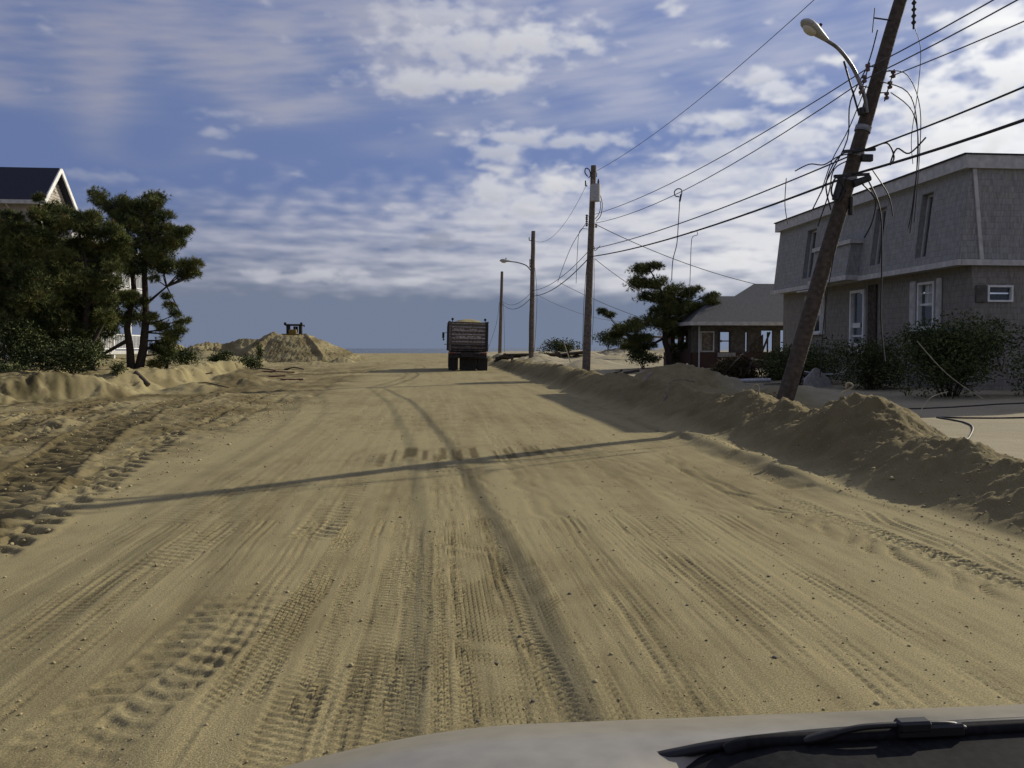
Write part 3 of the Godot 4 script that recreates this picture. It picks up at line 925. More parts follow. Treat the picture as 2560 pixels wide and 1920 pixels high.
func needle_tuft(mb: MB, p: Vector3, dir: Vector3, ln: float, w: float, count: int) -> void:
	for k in count:
		var dd := (dir * 0.75 + Vector3(rng.randf_range(-1, 1), rng.randf_range(-1, 1), rng.randf_range(-1, 1))).normalized()
		var sd := dd.cross(Vector3(rng.randf_range(-1, 1), rng.randf_range(-1, 1), rng.randf_range(-1, 1))).normalized() * w
		var tip := p + dd * ln * rng.randf_range(0.7, 1.2)
		var nn := (dd * 0.4 + dd.cross(sd).normalized()).normalized()
		mb.v.append(p - sd); mb.v.append(p + sd); mb.v.append(tip)
		mb.n.append(nn); mb.n.append(nn); mb.n.append(nn)
		mb.c.append(mb.col); mb.c.append(mb.col); mb.c.append(mb.col)

func pine(label: String, at: Vector3, stems: Array, clumps: Array, thick: float, density: float, group := "", spread := 1.12, flat := 0.72) -> void:
	var t := thing("pine_tree", label, "tree", at, group)
	var wood := MB.new()
	for s in stems:
		var pts := []
		var rad := []
		for q in s:
			pts.append(at + Vector3(q[0], q[1], q[2]))
			rad.append(q[3])
		wood.tube(pts, rad, 9)
	var limb := wood
	var leaf := MB.new()
	leaf.colored = true
	for q in clumps:
		var ce := at + Vector3(q[0], q[1], rng.randf_range(-thick, thick) * (1.0 - 0.07 * q[1]))
		# limb from the nearest stem point below
		var best := 1e9
		var from := at
		for s in stems:
			for k in s.size() - 1:
				for m in 4:
					var p := at + Vector3(s[k][0], s[k][1], s[k][2]).lerp(Vector3(s[k + 1][0], s[k + 1][1], s[k + 1][2]), m / 4.0)
					var cost := p.distance_to(ce) + 2.0 * maxf(0.0, p.y - ce.y + 0.1)
					if cost < best and p.y - at.y > 0.35:
						best = cost
						from = p
		var L := from.distance_to(ce)
		if L < 4.0:
			var midp := from.lerp(ce, 0.55) + Vector3(rng.randf_range(-0.1, 0.1), -0.06 * L, rng.randf_range(-0.1, 0.1))
			limb.tube([from, midp, ce], [0.022 + 0.014 * L, 0.016 + 0.006 * L, 0.008], 5, false)
		var r: float = q[2] * spread
		var n := int(density * 1900.0 * r * r) + 30
		for i in n:
			var dir := Vector3(rng.randfn(), rng.randfn() * 0.8 + 0.12, rng.randfn()).normalized()
			var p := ce + dir * Vector3(1.05, flat, 1.05) * r * minf(1.35, absf(rng.randfn()) * 0.35 + 0.75 * pow(rng.randf(), 0.5))
			p += Vector3(0.7, 0.5, 0.7) * r * nf.get_noise_3d(p.x * 1.7, p.y * 1.7, p.z * 1.7)
			var g := clampf(0.5 + 0.8 * ns.get_noise_3d(p.x * 1.2, p.y * 1.2, p.z * 1.2) + rng.randf_range(-0.3, 0.3), 0.0, 1.0)
			var c := Vector3(0.036, 0.055, 0.018).lerp(Vector3(0.165, 0.178, 0.055), g)
			if rng.randf() < 0.06:
				c = Vector3(0.13, 0.085, 0.035)
			leaf.col = Color(c.x, c.y, c.z)
			needle_tuft(leaf, p, (dir + Vector3(0, 0.5, 0)).normalized(), 0.15, 0.0085, 11)
	put(limb, "trunk", M.bark, t)
	put(leaf, "crown", M.leaf, t)

func shrub(called: String, label: String, at: Vector3, size: Vector3, n: int, dark: Vector3, light: Vector3, leaf_l: float, stems := 7, group := "") -> void:
	var t := thing(called, label, "shrub", at, group)
	var st := MB.new()
	for i in stems:
		var a := rng.randf() * TAU
		var tip := at + Vector3(cos(a) * size.x * 0.42 * rng.randf(), size.y * rng.randf_range(0.6, 1.0), sin(a) * size.z * 0.42 * rng.randf())
		var m := at.lerp(tip, 0.5) + Vector3(rng.randf_range(-0.1, 0.1), 0, rng.randf_range(-0.1, 0.1))
		st.tube([at + Vector3(rng.randf_range(-0.1, 0.1), -0.15, rng.randf_range(-0.1, 0.1)), m, tip], [0.022, 0.014, 0.004], 4, false)
	put(st, "stem", M.bark, t)
	var lf := MB.new()
	lf.colored = true
	var blobs := []
	for i in 9:
		var a := rng.randf() * TAU
		blobs.append([Vector3(cos(a) * size.x * 0.36 * rng.randf(), size.y * rng.randf_range(0.2, 0.72), sin(a) * size.z * 0.36 * rng.randf()), rng.randf_range(0.22, 0.4)])
	for i in n:
		var b: Array = blobs[rng.randi() % 9]
		var d := Vector3(rng.randfn(), rng.randfn(), rng.randfn()).normalized() * pow(rng.randf(), 0.5)
		var p: Vector3 = at + b[0] + d * b[1] * Vector3(size.x, size.y * 0.9, size.z)
		if p.y < at.y: continue
		var g := clampf(0.5 + 0.7 * ns.get_noise_3d(p.x * 2.0, p.y * 2.0, p.z * 2.0) + rng.randf_range(-0.35, 0.35), 0.0, 1.0)
		var c := dark.lerp(light, g)
		lf.col = Color(c.x, c.y, c.z)
		var u := Vector3(rng.randfn(), rng.randfn() * 0.7 + 0.4, rng.randfn()).normalized()
		var s := u.cross(Vector3(rng.randfn(), rng.randfn(), rng.randfn())).normalized()
		var nn := u.cross(s)
		var l := leaf_l * rng.randf_range(0.6, 1.3)
		lf.trin(p, p + u * l * 0.5 + s * l * 0.22, p + u * l, nn, nn, nn)
		lf.trin(p, p + u * l, p + u * l * 0.5 - s * l * 0.22, nn, nn, nn)
	put(lf, "foliage", M.leaf, t)

func build_vegetation() -> void:
	var g := "wind-bent pines on the left bank"
	pine("two-stemmed windswept pine standing at the edge of the sand scarp", Vector3(-11.56, base_h(-11.56, 34.0) - 0.1, -34.0),
		[[[-0.1, -0.2, 0, 0.17], [-0.12, 0.9, 0.05, 0.14], [-0.2, 1.7, 0.1, 0.12], [0.05, 3.2, 0.0, 0.1], [-0.08, 4.6, -0.1, 0.07], [-0.2, 5.8, 0, 0.04], [-0.3, 6.3, 0, 0.02]],
		[[0.1, -0.2, 0, 0.19], [0.32, 0.9, -0.1, 0.16], [0.45, 2.2, -0.1, 0.13], [0.48, 3.8, 0.1, 0.1], [0.5, 5.0, 0.1, 0.06], [0.6, 6.4, 0.1, 0.02]],
		[[-0.25, 1.2, 0.1, 0.08], [-1.0, 0.75, 0.2, 0.06], [-1.6, 0.9, 0.2, 0.03]],
		[[0.45, 2.6, 0, 0.06], [1.3, 3.3, 0.1, 0.04], [1.75, 2.4, 0.1, 0.02]]], PINE_TWO_STEMS, 0.85, 0.85, g)
	pine("dense dark pine cut by the left edge in front of the tall house", Vector3(-14.3, base_h(-14.3, 31.0) - 0.1, -31.0),
		[[[0, -0.2, 0, 0.2], [0.1, 1.5, 0, 0.17], [-0.2, 3.0, 0.1, 0.12], [0.2, 4.5, 0, 0.07], [0.6, 5.8, 0, 0.02]]], PINE_DENSE, 1.25, 1.15, g)
	pine("middle bushy pine between the dense pine and the two-stemmed pine", Vector3(-12.3, base_h(-12.3, 31.5) - 0.1, -31.5),
		[[[0.2, -0.2, 0, 0.15], [-0.1, 1.2, 0, 0.13], [0.1, 2.6, 0.1, 0.1], [0.0, 4.0, 0, 0.06], [-0.3, 5.5, 0, 0.02]],
		[[0.4, -0.2, 0.2, 0.11], [0.1, 0.8, 0.2, 0.09], [0.6, 1.8, 0.1, 0.06], [1.0, 3.0, 0, 0.03]]], PINE_MIDDLE, 1.1, 1.1, g)
	pine("lone wind-shaped pine on the right beside the low porch roof", Vector3(11.16, base_h(11.16, 40.0) - 0.05, -40.0),
		[[[0.05, -0.2, 0, 0.19], [0.02, 0.7, 0, 0.17], [-0.2, 1.3, 0, 0.14], [-0.22, 2.4, 0.05, 0.12], [-0.15, 3.2, 0, 0.09], [-0.6, 4.1, 0, 0.05], [-1.0, 4.8, 0, 0.02]],
		[[-0.2, 1.5, 0, 0.07], [-1.0, 1.1, 0.1, 0.05], [-1.6, 1.3, 0.1, 0.02]]], PINE_SEASIDE, 0.7, 1.05, "", 1.15, 0.55)
	var filler := []
	for k in 46:
		var a := rng.randf() * TAU
		var y := rng.randf_range(0.7, 4.9)
		filler.append([cos(a) * 2.1 * sqrt(rng.randf()) * (1.0 - 0.1 * y), y, rng.randf_range(0.35, 0.6)])
	pine("pine half hidden behind the dense pine, before the white porch", Vector3(-15.2, base_h(-15.2, 37.5) - 0.1, -37.5),
		[[[0, -0.2, 0, 0.17], [0.15, 1.6, 0, 0.14], [-0.1, 3.2, 0.1, 0.09], [0.1, 5.0, 0, 0.02]]], filler, 1.3, 0.7, g)
	var dk := Vector3(0.026, 0.04, 0.014)
	var lt := Vector3(0.09, 0.105, 0.032)
	shrub("shrub", "low green shrub spilling over the scarp under the left pines", Vector3(-12.0, base_h(-12.0, 29.6), -29.6), Vector3(2.2, 1.3, 1.4), 5200, dk, lt, 0.1)
	shrub("shrub", "taller green shrub at the foot of the dense left pine", Vector3(-13.6, base_h(-13.6, 29.4), -29.4), Vector3(2.2, 1.9, 1.4), 6000, dk, lt, 0.1)
	shrub("shrub", "sprawling shrub right of the two-stemmed pine's foot", Vector3(-10.5, base_h(-10.5, 34.5), -34.5), Vector3(1.2, 1.3, 1.2), 1800, dk, lt, 0.1)
	shrub("shrub", "small green tuft hanging on the sunlit scarp below the two-stemmed pine", Vector3(-10.6, base_h(-10.6, 29.6), -29.6), Vector3(0.5, 0.7, 0.5), 500, dk, lt, 0.08, 4)
	shrub("shrub", "olive bush in the sand left of the sand hill", Vector3(-15.3, base_h(-15.3, 62.0), -62.0), Vector3(2.6, 1.1, 1.6), 2200, dk, lt, 0.14)
	shrub("shrub", "dark bush nearest the foot of the sand hill", Vector3(-13.0, base_h(-13.0, 62.0), -62.0), Vector3(2.0, 1.0, 1.6), 1500, dk, lt, 0.14)
	shrub("shrub", "upright sprig of pine standing on the left sand ridge", Vector3(-13.3, base_h(-13.3, 66.0), -66.0), Vector3(0.7, 2.2, 0.7), 700, dk, lt, 0.15, 3)
	shrub("shrub", "tangled shrub on the bank beside the two-stemmed pine", Vector3(-11.6, base_h(-11.6, 41.0), -41.0), Vector3(2.0, 1.1, 1.5), 1900, dk, lt, 0.11)
	shrub("shrub", "low dark scrub on the soil bank at the far left", Vector3(-13.2, base_h(-13.2, 26.4) - 0.05, -26.4), Vector3(2.2, 0.5, 1.6), 2200, dk, lt, 0.08)
	shrub("shrub", "grassy scrub at the left edge below the picket fence", Vector3(-14.6, base_h(-14.6, 27.6) - 0.05, -27.6), Vector3(2.4, 0.5, 1.6), 2200, Vector3(0.04, 0.04, 0.015), Vector3(0.1, 0.09, 0.035), 0.09)
	# right side
	shrub("hedge_shrub", "large dark shrub against the corner of the shingled house", Vector3(12.0, base_h(12.0, 18.9) - 0.1, -18.9), Vector3(3.6, 2.15, 2.4), 14000, dk, lt, 0.085, 14)
	shrub("hedge_shrub", "dark shrub under the shuttered window of the shingled house", Vector3(12.0, base_h(12.0, 22.6) - 0.1, -22.6), Vector3(2.8, 1.6, 2.4), 8000, dk, lt, 0.085, 12)
	shrub("hedge_shrub", "dark shrub in front of the white storm door", Vector3(11.6, base_h(11.6, 26.4) - 0.1, -26.4), Vector3(2.6, 1.55, 2.6), 7500, dk, lt, 0.09, 12)
	shrub("hedge_shrub", "dark shrub behind the foot of the leaning utility pole", Vector3(12.2, base_h(12.2, 29.8) - 0.1, -29.8), Vector3(2.2, 1.15, 2.4), 6000, dk, lt, 0.09, 12)
	shrub("hedge_shrub", "dark shrub at the right picture edge below the small high window", Vector3(14.9, base_h(14.9, 18.4) - 0.1, -18.4), Vector3(3.6, 1.3, 2.0), 7500, dk, lt, 0.085, 10)
	shrub("shrub", "brownish round tuft on the shaded sand before the leaning pole", Vector3(6.5, base_h(6.5, 16.6) - 0.05, -16.6), Vector3(1.0, 0.42, 0.8), 1800, Vector3(0.06, 0.05, 0.02), Vector3(0.13, 0.1, 0.035), 0.06)
	shrub("shrub", "bush at the foot of the lone right pine", Vector3(9.9, base_h(9.9, 40.0), -40.0), Vector3(1.9, 1.15, 1.4), 2200, dk, lt, 0.11)
	shrub("shrub", "dark undergrowth right of the lone pine's trunk", Vector3(11.9, base_h(11.9, 40.6), -40.6), Vector3(1.7, 0.95, 1.2), 1800, dk, lt, 0.11)
	shrub("dune_bush", "rounded dune bush left of the transformer pole", Vector3(13.0, base_h(13.0, 88.0), -88.0), Vector3(5.2, 2.0, 2.6), 2600, dk * 1.1, lt, 0.22)
	shrub("dune_bush", "rounded dune bush just right of the transformer pole", Vector3(17.2, base_h(17.2, 84.0), -84.0), Vector3(4.6, 2.1, 2.6), 2600, dk * 1.1, lt, 0.22)
	shrub("dune_bush", "reddish twiggy bush right of the dune bushes", Vector3(20.4, base_h(20.4, 84.0), -84.0), Vector3(3.2, 1.6, 2.2), 1000, Vector3(0.06, 0.045, 0.025), Vector3(0.14, 0.1, 0.05), 0.2, 16)
# ---------------------------------------------------------------- poles and wires
func P(a: Array) -> Array:
	var o := []
	for i in range(0, a.size(), 3):
		o.append(Vector3(a[i], a[i + 1], a[i + 2]))
	return o

func sag(a: Vector3, b: Vector3, s: float, n := 14) -> Array:
	var o := []
	for i in n + 1:
		var t := i / float(n)
		o.append(a.lerp(b, t) - Vector3(0, s * 4.0 * t * (1.0 - t), 0))
	return o

func smooth(pts: Array, per := 5) -> Array:
	var o := []
	for i in pts.size() - 1:
		var p0: Vector3 = pts[maxi(i - 1, 0)]
		var p1: Vector3 = pts[i]
		var p2: Vector3 = pts[i + 1]
		var p3: Vector3 = pts[mini(i + 2, pts.size() - 1)]
		for k in per:
			o.append(p1.cubic_interpolate(p2, p0, p3, k / float(per)))
	o.append(pts[pts.size() - 1])
	return o

func wire(called: String, label: String, spans: Array, r: float, m: Material, cat := "cable", group := "") -> MeshInstance3D:
	var mb := MB.new()
	for s in spans:
		mb.tube(s, [r], 6)
	var o := put(mb, called, m)
	tag(o, label, cat, group)
	return o

func insulator(t: Node, p: Vector3, s := 1.0) -> void:
	var mb := MB.new()
	var pts := []
	var rad := []
	for q in [[-0.07, 0.02], [-0.06, 0.045], [-0.02, 0.045], [-0.015, 0.025], [0.015, 0.025], [0.02, 0.045], [0.06, 0.045], [0.07, 0.02]]:
		pts.append(p + Vector3(0, q[0] * s, 0))
		rad.append(q[1] * s)
	mb.tube(pts, rad, 8)
	put(mb, "insulator", M.porcelain, t)

func shaft(t: Node, a: Vector3, b: Vector3, r0: float, r1: float, m: Material) -> void:
	var mb := MB.new()
	var pts := []
	var rad := []
	for i in 15:
		var k := i / 14.0
		pts.append(a.lerp(b, k) + Vector3(0.012 * ns.get_noise_1d(i * 3.0 + a.z), 0, 0.012 * ns.get_noise_1d(i * 3.0 + 50.0)))
		rad.append(lerpf(r0, r1, k))
	mb.tube(pts, rad, 14)
	# drying checks: raised slivers along the shaft
	put(mb, "shaft", m, t)

func cobra_lamp(t: Node, arm: Array, r: float, head: Vector3, dir: Vector3, s: float) -> void:
	var mb := MB.new()
	mb.tube(smooth(arm, 4), [r], 8)
	put(mb, "lamp_arm", M.metal, t)
	var up := Vector3.UP
	var side := dir.cross(up).normalized()
	up = side.cross(dir).normalized()
	var rows := []
	var prof := [[0.0, 0.05, 0.05], [0.08, 0.065, 0.07], [0.22, 0.10, 0.10], [0.38, 0.15, 0.13], [0.52, 0.165, 0.13], [0.62, 0.13, 0.10], [0.68, 0.06, 0.05], [0.70, 0.005, 0.005]]
	for q in prof:
		var row := []
		for k in 14:
			var a := TAU * k / 14.0
			var yy: float = sin(a) * q[2] * (1.0 if sin(a) > 0.0 else 0.55)
			row.append(head + (dir * q[0] + side * cos(a) * q[1] + up * yy) * s)
		rows.append(row)
	var hb := MB.new()
	hb.loft(rows, true, false)
	var ho := put(hb, "lamp_head", M.lamp_head, t)
	var lens := MB.new()
	var lr := []
	for j in 5:
		var row := []
		var rr := cos(j / 4.0 * PI / 2.0)
		for k in 12:
			var a := TAU * k / 12.0
			row.append(head + (dir * (0.44 + 0.16 * rr * cos(a)) + side * 0.125 * rr * sin(a) - up * (0.055 + 0.075 * sin(j / 4.0 * PI / 2.0))) * s)
		lr.append(row)
	lens.loft(lr, true, false)
	put(lens, "lens", M.lamp_lens, ho)
	var cell := MB.new()
	cell.tube([head + (dir * 0.3 + up * 0.1) * s, head + (dir * 0.3 + up * 0.2) * s], [0.035 * s], 8)
	put(cell, "photocell", M.dark_metal, ho)

func build_poles() -> void:
	# --- the leaning pole
	var b1 := Vector3(6.47, 0.15, -15.5)
	var dirp := Vector3(0.284, 1.0, 0.0)
	var on := func(y: float) -> Vector3: return b1 + dirp * (y - 0.15)
	var t := thing("utility_pole", "weathered utility pole leaning far right over the road with street lamp", "utility pole", b1, "utility poles along the road")
	shaft(t, b1 - dirp * 0.35, on.call(11.6), 0.165, 0.095, M.pole)
	cobra_lamp(t, P([8.0, 5.82, -15.36, 7.93, 6.12, -15.33, 7.74, 6.52, -15.3, 7.57, 6.77, -15.3, 7.38, 6.97, -15.3, 7.16, 7.1, -15.3]), 0.035, Vector3(7.19, 7.08, -15.3), Vector3(-0.80, 0.50, 0.10).normalized(), 0.9)
	var br := MB.new()
	br.tube(P([7.84, 5.75, -15.33, 7.70, 6.15, -15.3, 7.5, 6.72, -15.28]), [0.018], 6)
	put(br, "lamp_brace", M.dark_metal, t)
	for y in [5.55, 4.62, 5.08]:
		var p: Vector3 = on.call(y)
		var band := MB.new()
		band.tube([p - dirp.normalized() * 0.05, p + dirp.normalized() * 0.05], [0.15], 14)
		put(band, "band", M.metal, t)
	# secondary racks with spools
	for q in [[8.0, 6.63], [7.94, 6.42], [7.88, 6.22]]:
		insulator(t, Vector3(q[0] - 0.02, q[1], -15.32))
	for q in [[8.5, 6.55], [8.44, 6.35], [8.38, 6.15]]:
		insulator(t, Vector3(q[0] + 0.02, q[1], -15.4))
	var rack := MB.new()
	rack.tube(P([8.02, 6.72, -15.32, 7.84, 6.12, -15.32]), [0.012], 5)
	rack.tube(P([8.54, 6.64, -15.4, 8.36, 6.05, -15.4]), [0.012], 5)
	for q in [[8.0, 6.68, 8.2], [7.9, 6.3, 8.1], [8.53, 6.6, 8.25], [8.42, 6.2, 8.15]]:
		rack.tube([Vector3(q[0], q[1], -15.36), Vector3(q[2], q[1] + 0.01, -15.46)], [0.012], 5)
	rack.tube(P([8.56, 7.55, -15.45, 8.12, 7.57, -15.4]), [0.015], 5)
	rack.tube(P([8.14, 7.75, -15.4, 8.1, 7.3, -15.4]), [0.01], 5)
	put(rack, "insulator_rack", M.dark_metal, t)
	var sis := MB.new()
	var sp := []
	var sr := []
	for i in 17:
		sp.append(Vector3(8.93, 8.05 - i * 0.04, -15.45))
		sr.append(0.05 if i % 3 == 1 and i > 3 and i < 14 else 0.02)
	sis.tube(sp, sr, 8)
	sis.tube(P([8.93, 8.3, -15.45, 8.93, 8.0, -15.45]), [0.028], 6)
	sis.tube(P([8.62, 7.7, -15.5, 8.72, 7.85, -15.48, 8.92, 8.1, -15.45]), [0.01], 5)
	put(sis, "suspension_insulator", M.dark_metal, t)
	# telephone hardware and splice cases on the pole
	for q in [[5.12, -0.32, 0.3], [4.66, -0.36, 0.32]]:
		var ca := MB.new()
		ca.bar(on.call(q[0]) + Vector3(q[1], -0.02, 0.13), on.call(q[0]) + Vector3(q[2], 0.03, 0.13), 0.05, 0.05)
		put(ca, "cable_bracket", M.dark_metal, t)
	for q in [[5.02, 0.17, -0.03, 0.22, 0.13], [4.05, 0.15, 0.05, 0.06, 0.34], [5.9, -0.2, -0.05, 0.09, 0.13]]:
		var bx := MB.new()
		bx.box(on.call(q[0]) + Vector3(q[1], q[2], 0.12), Vector3(q[3], q[4], 0.1), Basis.IDENTITY, 0.012)
		put(bx, "terminal_box", M.dark_metal, t)
	for q in [[4.6, 0.02, -0.1, 0.34, 0.02], [4.35, -0.24, -0.15, -0.14, 0.25]]:
		var sc := MB.new()
		sc.tube([on.call(q[0]) + Vector3(q[1], q[2], 0.15), on.call(q[0]) + Vector3(q[3], q[4], 0.15)], [0.075, 0.062], 10)
		put(sc, "splice_case", M.dark_metal, t)
	# loose lengths hanging on the pole: each one a part
	for q in [
		[[8.2, 6.4, -15.35, 8.75, 6.2, -15.3, 8.95, 5.6, -15.3, 8.95, 4.6, -15.3, 8.85, 3.6, -15.3], 0.011],
		[[8.45, 6.2, -15.35, 8.85, 5.85, -15.3, 8.98, 5.2, -15.3, 8.9, 4.2, -15.3, 8.82, 3.7, -15.3], 0.011],
		[[8.4, 6.6, -15.35, 8.75, 6.5, -15.3, 9.0, 5.9, -15.3, 9.0, 4.9, -15.3, 8.93, 3.8, -15.3], 0.009],
		[[8.93, 7.4, -15.4, 9.05, 7.0, -15.4, 9.0, 6.2, -15.4, 8.9, 5.4, -15.4, 8.94, 4.9, -15.4], 0.007],
		[[8.2, 7.35, -15.4, 8.0, 6.7, -15.35, 7.65, 6.0, -15.3, 7.6, 5.3, -15.3, 7.25, 4.6, -15.3, 6.95, 4.0, -15.3], 0.012],
		[[7.95, 6.3, -15.3, 7.62, 5.5, -15.28, 7.3, 4.9, -15.28, 7.1, 4.3, -15.28], 0.01],
		[[7.85, 5.1, -15.3, 7.45, 5.0, -15.28, 7.2, 4.5, -15.28, 7.3, 4.0, -15.28], 0.014],
		[[7.7, 4.95, -15.3, 7.35, 4.75, -15.28, 7.25, 4.3, -15.28, 7.05, 3.7, -15.28], 0.012],
		[[7.6, 4.35, -15.3, 7.4, 4.6, -15.28, 7.3, 4.35, -15.28, 7.42, 4.15, -15.28, 7.55, 4.4, -15.28], 0.018],
		[[7.9, 4.5, -15.3, 8.15, 4.2, -15.28, 8.1, 3.8, -15.28, 7.95, 3.5, -15.28], 0.016],
		[[8.0, 4.6, -15.3, 8.25, 4.0, -15.28, 8.3, 3.0, -15.28, 8.3, 2.0, -15.28, 8.35, 1.2, -15.2], 0.016],
		[[8.1, 4.75, -15.3, 8.4, 4.3, -15.28, 8.5, 3.9, -15.28], 0.012],
		[[7.55, 4.0, -15.3, 7.35, 3.0, -15.3, 7.2, 1.9, -15.3, 7.15, 0.9, -15.3], 0.009],
		[[7.98, 5.1, -15.3, 8.35, 5.25, -15.28, 8.5, 5.0, -15.28, 8.42, 4.85, -15.28, 8.55, 5.15, -15.28, 8.75, 5.05, -15.2, 8.95, 5.3, -15.0], 0.016],
		[[7.85, 5.08, -15.3, 7.5, 5.02, -15.4, 7.3, 4.9, -15.6, 7.15, 4.97, -15.9, 7.0, 4.9, -16.2], 0.012],
		[[6.95, 4.82, -16.5, 6.93, 4.3, -16.5, 7.0, 3.9, -16.5], 0.009]]:
		var lw := MB.new()
		lw.tube(smooth(P(q[0]), 5), [q[1]], 5)
		put(lw, "loose_wire", M.cable, t)
	# --- pole with the transformer
	var b2 := Vector3(6.68, base_h(6.68, 37.5), -37.5)
	t = thing("utility_pole", "straight utility pole carrying a grey transformer can, without lamp", "utility pole", b2, "utility poles along the road")
	shaft(t, b2 - Vector3(0, 0.4, 0), Vector3(7.0, 9.5, -37.5), 0.185, 0.12, M.pole_pale)
	var tr := MB.new()
	var tc := Vector3(7.03, 8.25, -37.22)
	tr.tube([tc - Vector3(0, 0.36, 0), tc - Vector3(0, 0.34, 0), tc + Vector3(0, 0.33, 0), tc + Vector3(0, 0.36, 0), tc + Vector3(0, 0.40, 0)], [0.2, 0.225, 0.225, 0.24, 0.12], 16)
	var can := put(tr, "transformer", M.trans, t)
	for dx in [-0.14, 0.13]:
		var bu := MB.new()
		bu.tube([tc + Vector3(dx, 0.36, 0), tc + Vector3(dx, 0.5, 0), tc + Vector3(dx, 0.62, 0)], [0.035, 0.05, 0.02], 8)
		put(bu, "bushing", M.porcelain, can)
	var fx := MB.new()
	fx.tube(smooth(P([6.72, 9.0, -37.4, 6.6, 9.15, -37.4, 6.62, 9.35, -37.4, 6.78, 9.3, -37.4, 6.84, 9.05, -37.4, 6.75, 8.95, -37.4]), 3), [0.025], 6)
	fx.tube(P([6.85, 9.2, -37.45, 7.0, 9.15, -37.5]), [0.025], 6)
	fx.tube(P([6.62, 8.82, -37.4, 6.62, 8.6, -37.4, 6.7, 8.58, -37.4]), [0.03], 6)
	fx.tube(P([7.05, 9.3, -37.5, 7.15, 9.15, -37.5, 7.12, 9.0, -37.5]), [0.02], 6)
	put(fx, "cutout_fittings", M.dark_metal, t)
	for y in [7.25, 7.08, 6.9]:
		insulator(t, Vector3(6.68, y, -37.4), 1.2)
	insulator(t, Vector3(7.1, 6.85, -37.4), 1.2)
	for q in [[[7.2, 8.3, -37.2, 7.33, 7.8, -37.2, 7.28, 7.3, -37.25, 7.1, 7.05, -37.4], 0.018], [[7.18, 8.2, -37.15, 7.26, 7.7, -37.2, 7.2, 7.35, -37.3, 7.05, 7.15, -37.4], 0.016],
		[[6.7, 5.5, -37.3, 6.55, 3.5, -37.3, 6.5, 1.4, -37.3], 0.012], [[7.0, 5.4, -37.3, 7.0, 3.6, -37.3, 6.92, 1.6, -37.3], 0.01],
		[[6.75, 6.7, -37.4, 6.35, 6.6, -37.3, 6.25, 5.6, -37.3, 6.2, 4.3, -37.3], 0.012], [[6.75, 5.85, -37.4, 7.0, 5.95, -37.4, 7.05, 5.75, -37.4, 7.25, 5.95, -37.2], 0.016]]:
		var lw := MB.new()
		lw.tube(smooth(P(q[0]), 4), [q[1]], 5)
		put(lw, "loose_wire", M.cable, t)
	# --- far pole with lamp
	var b3 := Vector3(6.66, base_h(6.66, 59.0), -59.0)
	t = thing("utility_pole", "distant utility pole with a lit-less lamp arm reaching over the road", "utility pole", b3, "utility poles along the road")
	t.set_meta("label", "distant straight utility pole with a curved street lamp arm")
	shaft(t, b3 - Vector3(0, 0.4, 0), Vector3(6.8, 9.55, -59.0), 0.2, 0.14, M.pole_pale)
	cobra_lamp(t, P([6.66, 6.75, -58.9, 6.3, 7.15, -58.85, 5.7, 7.35, -58.8, 5.15, 7.42, -58.8]), 0.04, Vector3(5.2, 7.42, -58.8), Vector3(-0.99, 0.05, 0.1).normalized(), 1.1)
	for y in [7.5, 7.3, 7.1]:
		insulator(t, Vector3(6.55, y, -58.85), 1.2)
	var ft := MB.new()
	ft.tube(P([6.5, 9.1, -58.9, 6.5, 8.9, -58.9, 6.72, 8.88, -59.0]), [0.035], 6)
	put(ft, "cutout_fittings", M.dark_metal, t)
	for q in [[[6.9, 7.0, -58.9, 7.05, 5.2, -58.9, 6.98, 3.0, -58.9, 6.85, 1.2, -58.9], 0.014], [[6.6, 5.2, -58.85, 6.5, 3.2, -58.85, 6.5, 1.2, -58.85], 0.014]]:
		var lw := MB.new()
		lw.tube(smooth(P(q[0]), 4), [q[1]], 5)
		put(lw, "loose_wire", M.cable, t)
	# --- farthest pole
	var b4 := Vector3(6.65, base_h(6.65, 88.0), -88.0)
	t = thing("utility_pole", "farthest bare utility pole just right of the dump truck", "utility pole", b4, "utility poles along the road")
	shaft(t, b4 - Vector3(0, 0.4, 0), Vector3(6.9, 9.35, -88.0), 0.21, 0.14, M.pole_pale)
	for q in [[[6.6, 6.2, -87.8, 6.3, 4.0, -87.8, 5.3, 1.0, -87.6], 0.016], [[7.0, 6.2, -87.8, 7.1, 4.0, -87.8, 7.15, 1.0, -87.8], 0.016]]:
		var lw := MB.new()
		lw.tube(smooth(P(q[0]), 4), [q[1]], 5)
		put(lw, "loose_wire", M.cable, t)
	# --- lines strung between the poles
	var a1 := Vector3(7.76, 4.68, -15.33)
	var c1 := Vector3(7.88, 5.1, -15.33)
	var p2a := Vector3(6.82, 5.48, -37.3)
	var p2b := Vector3(6.82, 5.8, -37.3)
	var p3a := Vector3(6.74, 5.06, -58.8)
	var p3b := Vector3(6.74, 5.44, -58.8)
	wire("telephone_cable", "thick black cable, lowest of the lines sagging pole to pole", [sag(Vector3(6.9, 5.9, 12.0), a1, 0.85, 28), sag(a1, p2a, 0.22, 20), sag(p2a, p3a, 0.42), sag(p3a, Vector3(6.85, 6.08, -87.8), 0.75)], 0.023, M.cable)
	wire("telephone_cable", "thinner black cable strung just above the thick lowest cable", [sag(Vector3(7.2, 6.4, 12.0), c1, 0.75, 28), sag(c1, p2b, 0.2, 20), sag(p2b, p3b, 0.4), sag(p3b, Vector3(6.85, 6.35, -87.8), 0.7)], 0.015, M.cable)
	wire("power_wire", "thin wire from the leaning pole's spools to the transformer pole, upper one", [sag(Vector3(7.6, 8.1, 12.0), Vector3(8.0, 6.63, -15.32), 0.9, 24), sag(Vector3(8.0, 6.63, -15.32), Vector3(6.68, 7.25, -37.4), 0.35)], 0.011, M.wire)
